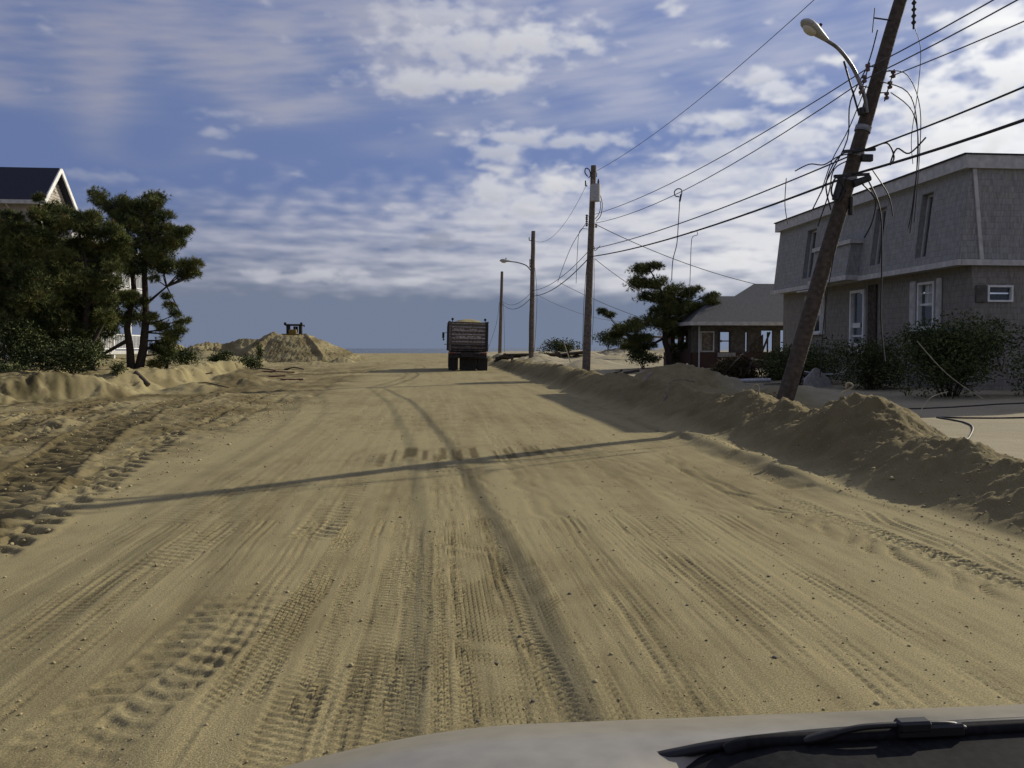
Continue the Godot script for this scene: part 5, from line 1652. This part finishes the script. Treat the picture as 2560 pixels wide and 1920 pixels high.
# ---------------------------------------------------------------- vehicles
func wheel(t: Node, c: Vector3, r: float, w: float) -> void:
	var mb := MB.new()
	var X := Vector3(1, 0, 0)
	var pts := [c - X * w * 0.5, c - X * w * 0.49, c - X * w * 0.4, c + X * w * 0.4, c + X * w * 0.49, c + X * w * 0.5]
	mb.tube(pts, [r * 0.55, r * 0.9, r, r, r * 0.9, r * 0.55], 22)
	var o := put(mb, "wheel", M.rubber, t)
	var rm := MB.new()
	rm.tube([c - X * (w * 0.51), c + X * (w * 0.51)], [r * 0.5], 16)
	put(rm, "rim", M.dark_metal, o)

func build_truck() -> void:
	var t := thing("dump_truck", "muddy dump truck heaped with sand, seen from behind", "truck", Vector3(2.05, 0.02, -54.0))
	org[t] = Vector3.ZERO
	t.rotation = Vector3(0, 0, deg_to_rad(-1.3))
	# body shell: sides, front, floor
	var b := MB.new()
	for s in [-1.0, 1.0]:
		b.box(Vector3(s * 1.2, 2.15, -2.8), Vector3(0.08, 1.8, 5.5), Basis.IDENTITY, 0.01)
		b.box(Vector3(s * 1.21, 3.07, -2.8), Vector3(0.14, 0.1, 5.6), Basis.IDENTITY, 0.02)
		for k in 7:
			b.box(Vector3(s * 1.265, 2.1, -0.5 - k * 0.8), Vector3(0.05, 1.7, 0.1), Basis.IDENTITY, 0.01)
	b.box(Vector3(0, 2.2, -5.55), Vector3(2.4, 1.9, 0.08))
	b.box(Vector3(0, 1.25, -2.8), Vector3(2.3, 0.12, 5.5))
	put(b, "dump_body", M.truck_dark, t)
	# tailgate
	var tg := MB.new()
	tg.box(Vector3(0, 2.15, 0.02), Vector3(2.2, 1.78, 0.06))
	var go := put(tg, "tailgate", M.tail_red, t)
	for q in [-1.0, 1.0]:
		var po := MB.new()
		po.box(Vector3(q * 1.16, 2.16, 0.06), Vector3(0.16, 1.86, 0.16), Basis.IDENTITY, 0.015)
		put(po, "gate_post", M.tail_red if q < 0 else M.truck_dark, go)
	for k in 8:
		var rb := MB.new()
		var y := 1.36 + k * 0.232
		rb.box(Vector3(0, y, 0.075), Vector3(2.12, 0.085, 0.07), Basis.IDENTITY, 0.015)
		put(rb, "rib", M.tail_pale if k > 1 else M.truck_dark, go)
	for q in [[-0.62, 2.62, 0.7], [0.3, 2.62, 0.5], [-0.5, 2.16, 0.6], [0.35, 2.16, 0.9], [-0.05, 1.6, 0.35]]:
		var pl := MB.new()
		pl.box(Vector3(q[0], q[1] - 0.02, 0.056), Vector3(q[2], 0.135, 0.015))
		put(pl, "faded_panel", M.tail_pale, go)
	var ru := MB.new()
	ru.box(Vector3(0, 3.04, 0.06), Vector3(2.4, 0.06, 0.14), Basis.IDENTITY, 0.01)
	put(ru, "top_rail", M.truck_dark, go)
	# load
	var rows := []
	for j in 13:
		var row := []
		for i in 21:
			var u := i / 20.0 * 2.0 - 1.0
			var v := j / 12.0 * 2.0 - 1.0
			var h := 0.36 * (1.0 - u * u) * (1.0 - pow(v, 4.0)) + 0.05 * nf.get_noise_2d(u * 3.0, v * 4.0)
			row.append(Vector3(u * 1.14 + 0.05, 2.98 + h, -2.75 - v * 2.65))
		rows.append(row)
	var ld := MB.new()
	ld.colored = true
	ld.col = Color(DRY.x, DRY.y, DRY.z)
	ld.loft(rows, false, true)
	put(ld, "sand_load", M.sand, t)
	# marker lamps on stalks
	for s in [-1.02, 1.04]:
		var ml := MB.new()
		ml.tube([Vector3(s, 3.05, 0.05), Vector3(s, 3.17, 0.05)], [0.03], 6)
		var r := 0.085
		var pts := []
		var rad := []
		for k in 9:
			var a := -PI / 2 + PI * k / 8.0
			pts.append(Vector3(s, 3.24 + r * sin(a), 0.05))
			rad.append(maxf(r * cos(a), 0.002))
		ml.tube(pts, rad, 12)
		put(ml, "marker_lamp", M.blade, t)
	# chassis, bumper strip, lamps
	var ch := MB.new()
	ch.box(Vector3(0, 1.02, -3.8), Vector3(0.9, 0.3, 8.4))
	ch.box(Vector3(0, 0.98, -0.02), Vector3(2.36, 0.4, 0.1), Basis.IDENTITY, 0.01)
	ch.box(Vector3(0, 0.62, -1.0), Vector3(1.0, 0.5, 0.8), Basis.IDENTITY, 0.08)
	put(ch, "chassis", M.truck_dark, t)
	var st := MB.new()
	st.box(Vector3(0, 1.12, 0.05), Vector3(2.3, 0.09, 0.05), Basis.IDENTITY, 0.01)
	put(st, "bumper_strip", M.tail_red, t)
	for s in [-1.05, 1.05]:
		var rl := MB.new()
		rl.box(Vector3(s * 0.93, 1.12, 0.085), Vector3(0.14, 0.07, 0.03), Basis.IDENTITY, 0.01)
		put(rl, "tail_lamp", M.red_lens, t)
		var am := MB.new()
		am.box(Vector3(s * 1.13, 1.12, 0.06), Vector3(0.06, 0.08, 0.05), Basis.IDENTITY, 0.01)
		put(am, "side_marker", M.amber, t)
	for q in [[-0.92, 0.6], [0.94, 0.62], [0.0, 1.05]]:
		var mf := MB.new()
		mf.box(Vector3(q[0], 0.43, -0.12), Vector3(q[1], 0.8, 0.02))
		put(mf, "mudflap", M.rubber, t)
	for s in [-0.92, 0.92]:
		wheel(t, Vector3(s, 0.52, -1.0), 0.52, 0.56)
		wheel(t, Vector3(s, 0.52, -2.35), 0.52, 0.56)
		wheel(t, Vector3(s * 1.08, 0.52, -7.2), 0.52, 0.3)
	# cab and hood
	var cab := MB.new()
	cab.box(Vector3(0, 1.75, -6.4), Vector3(2.15, 1.7, 1.4), Basis.IDENTITY, 0.12)
	cab.box(Vector3(0, 1.35, -7.7), Vector3(1.5, 0.95, 1.4), Basis.IDENTITY, 0.15)
	for s in [-1.0, 1.0]:
		cab.box(Vector3(s * 0.93, 1.05, -7.3), Vector3(0.42, 0.3, 1.3), Basis.IDENTITY, 0.1)
	put(cab, "cab", M.tail_red, t)
	var mi := MB.new()
	mi.box(Vector3(-1.52, 2.32, -6.9), Vector3(0.16, 0.42, 0.08), Basis.IDENTITY, 0.02)
	mi.box(Vector3(-1.5, 2.02, -6.9), Vector3(0.12, 0.14, 0.08), Basis.IDENTITY, 0.02)
	mi.tube([Vector3(-1.05, 2.5, -6.9), Vector3(-1.5, 2.5, -6.9)], [0.02], 6)
	put(mi, "mirror", M.blade, t)
	for s in [-1.0, 1.0]:
		var sk := MB.new()
		sk.tube([Vector3(s * 1.2, 1.66, -3.0), Vector3(s * 1.45, 1.66, -3.0), Vector3(s * 1.48, 1.62, -3.0)], [0.022], 6)
		put(sk, "tarp_hook", M.blade, t)

func build_dozer() -> void:
	var t := thing("bulldozer", "dark bulldozer with open canopy on top of the sand hill", "bulldozer", Vector3(-15.45, 2.0, -95.6))
	org[t] = Vector3.ZERO
	t.rotation.y = 0.08
	for s in [-0.78, 0.78]:
		var rows := []
		var outline := []
		for k in 20:
			var a := TAU * k / 20.0
			var zz := cos(a) * 0.4 + (0.9 if cos(a) > 0.0 else -0.9)
			outline.append(Vector2(zz, 0.42 + sin(a) * 0.42))
		for xx in [-0.22, -0.2, 0.2, 0.22]:
			var row := []
			for p in outline:
				var k := 0.93 if absf(xx) > 0.21 else 1.0
				row.append(Vector3(s + xx, 0.42 + (p.y - 0.42) * k, p.x * k))
			rows.append(row)
		var tr := MB.new()
		tr.loft(rows, true)
		for q in [0, 3]:
			for k in 20:
				tr.tri(rows[q][k], rows[q][(k + 1) % 20], Vector3(s + (-0.22 if q == 0 else 0.22), 0.42, 0), Vector3(-1 if q == 0 else 1, 0, 0))
		var to := put(tr, "crawler_track", M.dark_metal, t)
		for k in 14:
			var gz := -1.2 + k * 0.185
			var gr := MB.new()
			gr.box(Vector3(s, 0.86, gz), Vector3(0.44, 0.05, 0.04))
			put(gr, "grouser", M.dark_metal, to)
	var bd := MB.new()
	bd.box(Vector3(-0.05, 1.0, 0.75), Vector3(0.8, 0.95, 1.3), Basis.IDENTITY, 0.06)
	bd.box(Vector3(0, 0.7, -0.4), Vector3(1.1, 0.5, 1.2), Basis.IDENTITY, 0.05)
	put(bd, "engine_housing", M.dozer, t)
	var ex := MB.new()
	ex.tube([Vector3(0.18, 1.2, 0.8), Vector3(0.18, 1.72, 0.8)], [0.05], 8)
	put(ex, "exhaust", M.dark_metal, t)
	var se := MB.new()
	se.box(Vector3(0.08, 1.2, -0.5), Vector3(0.5, 0.16, 0.5), Basis.IDENTITY, 0.04)
	se.box(Vector3(0.12, 1.5, -0.72), Vector3(0.5, 0.7, 0.14), Basis.IDENTITY, 0.04)
	put(se, "seat", M.blade, t)
	for q in [[-0.72, 0.0], [0.72, 0.0], [-0.7, -1.0], [0.7, -1.0], [-0.42, 0.05]]:
		var po := MB.new()
		po.box(Vector3(q[0], 1.4, q[1]), Vector3(0.12 if absf(q[0]) > 0.5 else 0.08, 1.15, 0.12), Basis.IDENTITY, 0.01)
		put(po, "canopy_post", M.blade, t)
	for q in [[-0.66, 0.34], [0.68, 0.36]]:
		var pn := MB.new()
		pn.box(Vector3(q[0], 1.4, -0.45), Vector3(q[1], 1.1, 0.9), Basis.IDENTITY, 0.03)
		put(pn, "cab_side", M.dark_metal, t)
	var cn := MB.new()
	cn.box(Vector3(0, 2.0, -0.5), Vector3(1.9, 0.2, 1.4), Basis.IDENTITY, 0.04)
	put(cn, "canopy", M.dark_metal, t)
	for s in [-0.92, 0.8]:
		var la := MB.new()
		la.box(Vector3(s, 2.12, 0.2), Vector3(0.26, 0.3, 0.2), Basis.IDENTITY, 0.03)
		put(la, "work_lamp", M.blade, t)
	var mr := MB.new()
	mr.box(Vector3(1.1, 1.9, 0.15), Vector3(0.12, 0.24, 0.05), Basis.IDENTITY, 0.02)
	mr.tube([Vector3(0.85, 1.95, 0.15), Vector3(1.1, 1.95, 0.15)], [0.02], 6)
	put(mr, "mirror", M.blade, t)
	var bl := MB.new()
	var rows := []
	for k in 9:
		var a := -0.7 + 1.4 * k / 8.0
		var row := []
		for x in [-1.15, 1.15]:
			row.append(Vector3(x, 0.55 + 0.62 * sin(a), 2.15 - 0.25 * cos(a)))
		rows.append(row)
	bl.loft(rows)
	bl.box(Vector3(0, 0.55, 1.86), Vector3(2.3, 0.9, 0.05))
	for s in [-0.6, 0.6]:
		bl.bar(Vector3(s * 1.75, 0.5, 0.2), Vector3(s * 1.75, 0.45, 1.9), 0.1, 0.14)
	put(bl, "blade", M.dozer, t)

func build_own_car() -> void:
	var t := thing("car_front", "silver car hood with black wiper along the bottom edge", "car", Vector3(0.55, 0.02, -1.6))
	# hood: height along the car, dropping at both flanks
	var prof := [[-0.93, 0.966], [-0.97, 0.9645], [-1.0, 0.9625], [-1.025, 0.9598], [-1.05, 0.956], [-1.075, 0.950], [-1.10, 0.9435], [-1.15, 0.928], [-1.2, 0.9085], [-1.26, 0.881], [-1.34, 0.842], [-1.45, 0.782], [-1.58, 0.70], [-1.7, 0.6], [-1.78, 0.48], [-1.8, 0.32]]
	var rows := []
	for p in prof:
		var row := []
		for i in 61:
			var x := -0.62 + 2.34 * i / 60.0
			var e: float = maxf(0.0, maxf(0.12 - x, x - 0.98))
			var y: float = p[1] - 0.31 * pow(e, 1.8) - 0.9 * pow(maxf(0.0, e - 0.55), 1.2)
			y -= 0.04 * sm(0.2, 0.42, x) * sm(-1.005, -0.97, p[0])
			row.append(Vector3(x, y, p[0] + 0.05 * pow(e, 1.5)))
		rows.append(row)
	var hd := MB.new()
	hd.loft(rows, false, true)
	put(hd, "hood", M.paint, t)
	# flanks
	for s in [0, 60]:
		var fr := []
		for k in 6:
			var row := []
			for r in rows:
				var p: Vector3 = r[s]
				var f := k / 5.0
				row.append(Vector3(p.x + (-1 if s == 0 else 1) * (0.07 * sin(f * PI * 0.5)), lerpf(p.y, 0.3, f), p.z))
			fr.append(row)
		var fd := MB.new()
		fd.loft(fr, false, s == 0)
		put(fd, "fender", M.paint, t)
	for q in [[-0.5, -1.35], [1.6, -1.35]]:
		wheel(t, Vector3(q[0], 0.33, q[1]), 0.33, 0.2)
	# cowl under the windscreen
	var cr := []
	for k in 6:
		var f := k / 5.0
		var row := []
		for i in 49:
			var x := -0.6 + 2.3 * i / 48.0
			var e: float = maxf(0.0, maxf(0.12 - x, x - 0.98))
			var lift := 0.92 + 0.054 * sm(0.14, 0.42, x) + 0.004 * sm(0.44, 0.8, x)
			row.append(Vector3(x, lift - 0.5 * pow(e, 1.8) - 0.03 * f * f - (0.006 if k == 0 else 0.0), -1.012 + 0.19 * f))
		cr.append(row)
	var cw := MB.new()
	cw.loft(cr)
	put(cw, "cowl", M.plastic, t)
	# wiper: blade, arm, pivot cap
	var bl := MB.new()
	bl.tube(smooth(P([0.19, 0.943, -0.992, 0.28, 0.957, -0.992, 0.36, 0.968, -0.992, 0.5, 0.976, -0.992, 0.7, 0.979, -0.992, 0.95, 0.979, -0.992]), 4), [0.0045, 0.0065, 0.007], 8)
	put(bl, "wiper_blade", M.blade, t)
	var fr := MB.new()
	fr.tube(smooth(P([0.345, 0.966, -0.978, 0.375, 0.975, -0.978, 0.45, 0.977, -0.978, 0.6, 0.979, -0.978, 0.8, 0.981, -0.978, 1.0, 0.981, -0.978]), 4), [0.006, 0.008, 0.008], 8)
	put(fr, "wiper_frame", M.plastic, t)
	var ar := MB.new()
	ar.tube(smooth(P([0.44, 0.977, -0.972, 0.475, 0.984, -0.972, 0.51, 0.9905, -0.972, 0.55, 0.992, -0.972, 0.62, 0.991, -0.972, 0.645, 0.984, -0.972]), 4), [0.003, 0.0055, 0.006, 0.006, 0.006, 0.004], 8)
	ar.box(Vector3(0.578, 0.991, -0.972), Vector3(0.042, 0.014, 0.018), Basis.IDENTITY, 0.003)
	ar.box(Vector3(0.6, 0.984, -0.972), Vector3(0.085, 0.016, 0.014), Basis.IDENTITY, 0.003)
	put(ar, "wiper_arm", M.blade, t)

# ---------------------------------------------------------------- storm debris
func on_ground(x: float, d: float, dy := 0.0) -> Vector3:
	return Vector3(x, base_h(x, d) + dy, -d)

func piece(called: String, label: String, cat: String, a: Vector3, b: Vector3, w: float, h: float, m: Material, group := "") -> void:
	var mb := MB.new()
	mb.bar(a, b, w, h, Vector3.UP, minf(w, h) * 0.12)
	tag(put(mb, called, m), label, cat, group)

func rod(called: String, label: String, cat: String, pts: Array, r: Array, m: Material, group := "") -> void:
	var mb := MB.new()
	mb.tube(pts, r, 9)
	tag(put(mb, called, m), label, cat, group)

func build_debris() -> void:
	# by the porch: pipes, planks, brush heap
	rod("drain_pipe", "long pale pipe lying before the brush heap", "pipe", [on_ground(10.1, 28.6, 0.07), on_ground(11.5, 28.4, 0.08)], [0.065], M.pipe)
	rod("drain_pipe", "short pale pipe lying just right of the leaning pole", "pipe", [on_ground(12.2, 27.8, 0.07), on_ground(12.85, 27.6, 0.07)], [0.065], M.pipe)
	piece("plank", "pale plank resting behind the brush heap", "plank", on_ground(12.6, 33.0, 0.62), on_ground(13.5, 32.6, 0.5), 0.16, 0.05, M.stick)
	piece("plank", "pale flat board on the sand in front of the brush heap", "plank", on_ground(9.7, 29.6, 0.05), on_ground(10.9, 30.2, 0.08), 0.3, 0.05, M.trim)
	piece("plank", "short pale board beneath the long pipe", "plank", on_ground(10.7, 27.0, 0.03), on_ground(11.3, 26.9, 0.03), 0.1, 0.04, M.wood)
	rod("rusty_valve", "small rusty valve at the end of the long pale pipe", "valve", [on_ground(9.75, 28.7, 0.0), on_ground(9.75, 28.7, 0.12), on_ground(9.8, 28.7, 0.26)], [0.12, 0.13, 0.06], M.rust)
	var hp := thing("brush_heap", "dark heap of branches and splintered boards before the porch", "brush heap", on_ground(11.3, 31.5))
	var hb := MB.new()
	for k in 90:
		var a := rng.randf() * TAU
		var base := on_ground(11.3 + rng.randfn() * 0.6, 31.5 + rng.randfn() * 0.35, rng.randf() * 0.15)
		var ln := rng.randf_range(0.4, 1.2)
		var tip := base + Vector3(cos(a) * ln * 0.7, rng.randf_range(0.05, 0.6) * ln, sin(a) * ln * 0.4)
		hb.tube([base, base.lerp(tip, 0.5) + Vector3(0, 0.06, 0), tip], [0.025, 0.018, 0.008], 4, false)
	put(hb, "branches", M.bark, hp)
	var hl := MB.new()
	hl.colored = true
	for k in 2600:
		var dir := Vector3(rng.randfn(), absf(rng.randfn()), rng.randfn()).normalized()
		var p := on_ground(11.3, 31.5) + dir * Vector3(0.9, 0.78, 0.7) * pow(rng.randf(), 0.4)
		var g := rng.randf()
		hl.col = Color(0.05 + 0.05 * g, 0.045 + 0.035 * g, 0.02 + 0.015 * g)
		needle_tuft(hl, p, dir, 0.13, 0.014, 3)
	put(hl, "dead_foliage", M.leaf, hp)
	for q in [[10.7, 31.2, 0.1, 11.5, 31.0, 0.95, 0.14], [11.4, 30.9, 0.9, 11.9, 31.2, 0.6, 0.2], [11.7, 31.0, 0.15, 12.0, 31.4, 0.75, 0.1]]:
		var sb := MB.new()
		sb.bar(on_ground(q[0], q[1], q[2]), on_ground(q[3], q[4], q[5]), q[6], 0.03)
		put(sb, "splintered_board", M.wood, hp)
	# half-buried grey slab by the hedge
	var sl := MB.new()
	var rows := []
	for j in 7:
		var row := []
		for i in 9:
			var u := i / 8.0 * 2.0 - 1.0
			var y := 0.0 if j == 0 else 0.62 * (j / 6.0) * (1.0 - 0.35 * u * u * (j / 6.0))
			row.append(on_ground(11.2, 24.0, -0.05) + Vector3(u * 0.42 * (1.0 - 0.5 * pow(j / 6.0, 3.0)), y, -0.05 - 0.16 * (j / 6.0)))
		rows.append(row)
	sl.loft(rows)
	var back := []
	for r in rows:
		var row := []
		for p in r:
			row.append(p + Vector3(0, 0, -0.07))
		back.append(row)
	sl.loft(back, false, true)
	for k in 8:
		sl.quad(rows[6][k], rows[6][k + 1], back[6][k + 1], back[6][k], Vector3.UP)
	for j in 6:
		sl.quad(rows[j][0], rows[j + 1][0], back[j + 1][0], back[j][0], Vector3(-1, 0, 0))
		sl.quad(rows[j][8], rows[j + 1][8], back[j + 1][8], back[j][8], Vector3(1, 0, 0))
	tag(put(sl, "grey_slab", M.concrete), "rounded grey slab propped in the dark hedge by the leaning pole", "slab")
	rod("bent_conduit", "thin pale conduit curving up in front of the storm door", "conduit", smooth([on_ground(11.0, 24.6, 0.45), on_ground(11.5, 24.4, 0.36), on_ground(12.0, 24.2, 0.4), on_ground(12.3, 24.0, 0.75)], 4), [0.016], M.pipe)
	rod("bent_conduit", "thin pale wire sloping down through the right hedge", "conduit", smooth([on_ground(10.8, 18.3, 1.35), on_ground(10.95, 17.6, 0.75), on_ground(11.2, 17.2, 0.35), on_ground(11.5, 16.9, 0.05)], 4), [0.009], M.stick)
	# twisted roots on the berm
	rod("twisted_root", "looped pale root sticking out of the highest berm peak", "root", smooth([on_ground(5.15, 10.5, -0.05), on_ground(5.2, 10.5, 0.06), on_ground(5.28, 10.5, 0.14), on_ground(5.34, 10.5, 0.2), on_ground(5.31, 10.5, 0.235), on_ground(5.26, 10.5, 0.21), on_ground(5.25, 10.5, 0.15)], 4), [0.03, 0.024, 0.018, 0.018, 0.016, 0.014], M.stick)
	rod("twisted_root", "small hooked root on the sunlit berm crest near the leaning pole", "root", smooth([on_ground(5.3, 13.6, -0.05), on_ground(5.31, 13.6, 0.1), on_ground(5.27, 13.6, 0.19), on_ground(5.2, 13.6, 0.17)], 4), [0.022, 0.017, 0.014, 0.01], M.stick)
	rod("twisted_root", "bent stick at the yard edge beside the fallen cables", "root", smooth([on_ground(8.7, 14.6, 0.0), on_ground(8.8, 14.7, 0.16), on_ground(9.1, 14.9, 0.34), on_ground(9.6, 15.2, 0.4)], 4), [0.02, 0.012, 0.008], M.stick)
	# wood turned up in the berm
	rod("buried_branch", "crooked branch half buried in the berm beyond the pole's shadow", "branch", smooth([on_ground(4.75, 17.4, -0.02), on_ground(5.0, 17.8, 0.16), on_ground(5.3, 18.0, 0.2), on_ground(5.75, 18.5, 0.32)], 3), [0.03, 0.022, 0.012], M.wood)
	piece("splintered_plank", "splintered plank sticking out of the shaded berm", "plank", on_ground(5.0, 21.0, -0.1), on_ground(5.5, 21.3, 0.3), 0.13, 0.03, M.wood)
	piece("splintered_plank", "grey board lying flat on the shaded sand beside the mound", "plank", on_ground(6.3, 22.6, 0.03), on_ground(7.3, 22.2, 0.05), 0.16, 0.035, M.wood)
	rod("buried_branch", "thin dark branch on the sand between berm and mound", "branch", smooth([on_ground(6.2, 24.4, 0.02), on_ground(6.6, 24.6, 0.12), on_ground(7.1, 24.3, 0.06)], 3), [0.03, 0.022, 0.012], M.wood_dark)
	# scraps round the transformer pole
	for q in [["black timber scrap nearest the transformer pole's foot", 7.6, 35.6, 0.5], ["black timber scrap farther right of the transformer pole", 8.4, 35.9, 0.7], ["small black scrap between the timber scraps", 8.0, 36.6, 0.3]]:
		piece("timber_scrap", q[0], "timber", on_ground(q[1] - q[3] * 0.5, q[2], 0.05), on_ground(q[1] + q[3] * 0.5, q[2] + 0.2, 0.12), 0.14, 0.1, M.wood_dark, "timber scraps on the sand")
	rod("leaning_stick", "dark stick leaning out of the sand left of the shaded mound", "stick", [on_ground(7.35, 29.8, -0.1), on_ground(7.95, 29.6, 0.42)], [0.05, 0.04], M.wood_dark)
	rod("stake", "pale stake standing behind the shaded sand mound", "stake", [on_ground(10.0, 33.5, -0.1), on_ground(10.1, 33.5, 0.5)], [0.05, 0.03], M.white)
	rod("stake", "thin yellow stake leaning left of the transformer pole", "stake", [on_ground(9.35, 58.0, -0.2), on_ground(8.75, 58.0, 1.55)], [0.035, 0.03], M.stick)
	# wreckage far along the right
	for q in [["long dark wrecked boardwalk section beyond the lamp pole", 8.2, 74.0, 5.6, 0.55], ["dark wrecked boardwalk section left of the lamp pole's foot", 5.6, 70.0, 1.6, 0.35], ["dark wrecked section under the dune bush", 12.2, 76.0, 3.0, 0.4]]:
		var wt := thing("wrecked_boardwalk", q[0], "wreckage", on_ground(q[1], q[2]), "wrecked boardwalk along the dune")
		for k in 5:
			var bb := MB.new()
			bb.bar(on_ground(q[1] - q[3] * 0.5 + k * 0.1, q[2] - k * 0.25, q[4] * (0.4 + 0.12 * k)), on_ground(q[1] + q[3] * 0.5 - k * 0.15, q[2] - k * 0.25, q[4] * (0.55 + 0.1 * k)), 0.22, 0.14)
			put(bb, "board", M.wood_dark, wt)
		for k in 4:
			var bb := MB.new()
			var xx: float = q[1] - q[3] * 0.4 + k * q[3] * 0.27
			bb.bar(on_ground(xx, q[2] - 0.5, -0.2), on_ground(xx + 0.05, q[2] - 0.5, q[4] * 1.15), 0.2, 0.2)
			put(bb, "post", M.wood_dark, wt)
	# standing remains of a pier behind the pine
	var pr := thing("pier_remains", "standing posts and beam of a broken deck behind the pine", "pier", on_ground(18.0, 60.0))
	for q in [[16.6, 0.2], [18.2, 0.22], [19.6, 0.25]]:
		var pp := MB.new()
		pp.bar(on_ground(q[0], 60.0, -0.3), on_ground(q[0], 60.0, 1.35), q[1], q[1])
		put(pp, "post", M.wood_dark, pr)
	var bm := MB.new()
	bm.bar(on_ground(13.2, 60.0, 1.55), on_ground(20.6, 60.0, 1.42), 0.18, 0.16)
	put(bm, "beam", M.wood, pr)
	var cap := MB.new()
	cap.bar(on_ground(17.6, 60.0, 1.28), on_ground(18.9, 60.0, 1.28), 0.3, 0.2)
	put(cap, "beam_cap", M.wood, pr)
	piece("boardwalk_edge", "low dark boardwalk line on the horizon right of the dune bushes", "boardwalk", on_ground(24.0, 110.0, 0.35), on_ground(36.0, 110.0, 0.4), 0.6, 0.28, M.wood_dark)
	# left bank: sticks, logs and a fallen branch
	rod("driftwood", "forked dark branch lying on the sand left of the road", "driftwood", smooth([on_ground(-8.6, 31.0, 0.05), on_ground(-8.2, 31.2, 0.1), on_ground(-7.8, 31.0, 0.05), on_ground(-7.3, 31.0, 0.03)], 3), [0.045, 0.035, 0.02], M.wood_dark)
	rod("driftwood", "grey log stub on the scarp under the two-stemmed pine", "driftwood", [on_ground(-10.3, 30.4, 0.03), on_ground(-9.8, 30.2, 0.06)], [0.1, 0.08], M.wood_dark)
	piece("plank", "broken plank stuck in the left bank beside the tangled shrub", "plank", on_ground(-10.4, 38.2, 0.0), on_ground(-9.6, 38.0, 0.45), 0.16, 0.05, M.wood)
	for q in [["dark slab of peat in the middle of the left sand flat", -9.0, 50.0, 0.9], ["dark slab of peat nearer the road on the left flat", -6.6, 40.0, 0.5], ["small dark peat clod beside the loader ruts", -8.0, 44.0, 0.4]]:
		piece("peat_slab", q[0], "peat slab", on_ground(q[1] - q[3], q[2], 0.03), on_ground(q[1] + q[3], q[2] + 0.2, 0.06), 0.3, 0.07, M.rust, "peat slabs on the left flat")
	for q in [["dark fallen branch on the left sand flat by the sand hill", -10.0, 58.0, -8.6, 57.0], ["second fallen branch crossing the sand flat below the hill", -11.6, 54.0, -9.8, 53.6]]:
		rod("driftwood", q[0], "driftwood", smooth([on_ground(q[1], q[2], 0.05), on_ground((q[1] + q[3]) * 0.5, q[2] - 0.6, 0.22), on_ground(q[3], q[4], 0.08)], 3), [0.09, 0.07, 0.04], M.wood_dark)

# ---------------------------------------------------------------- scene
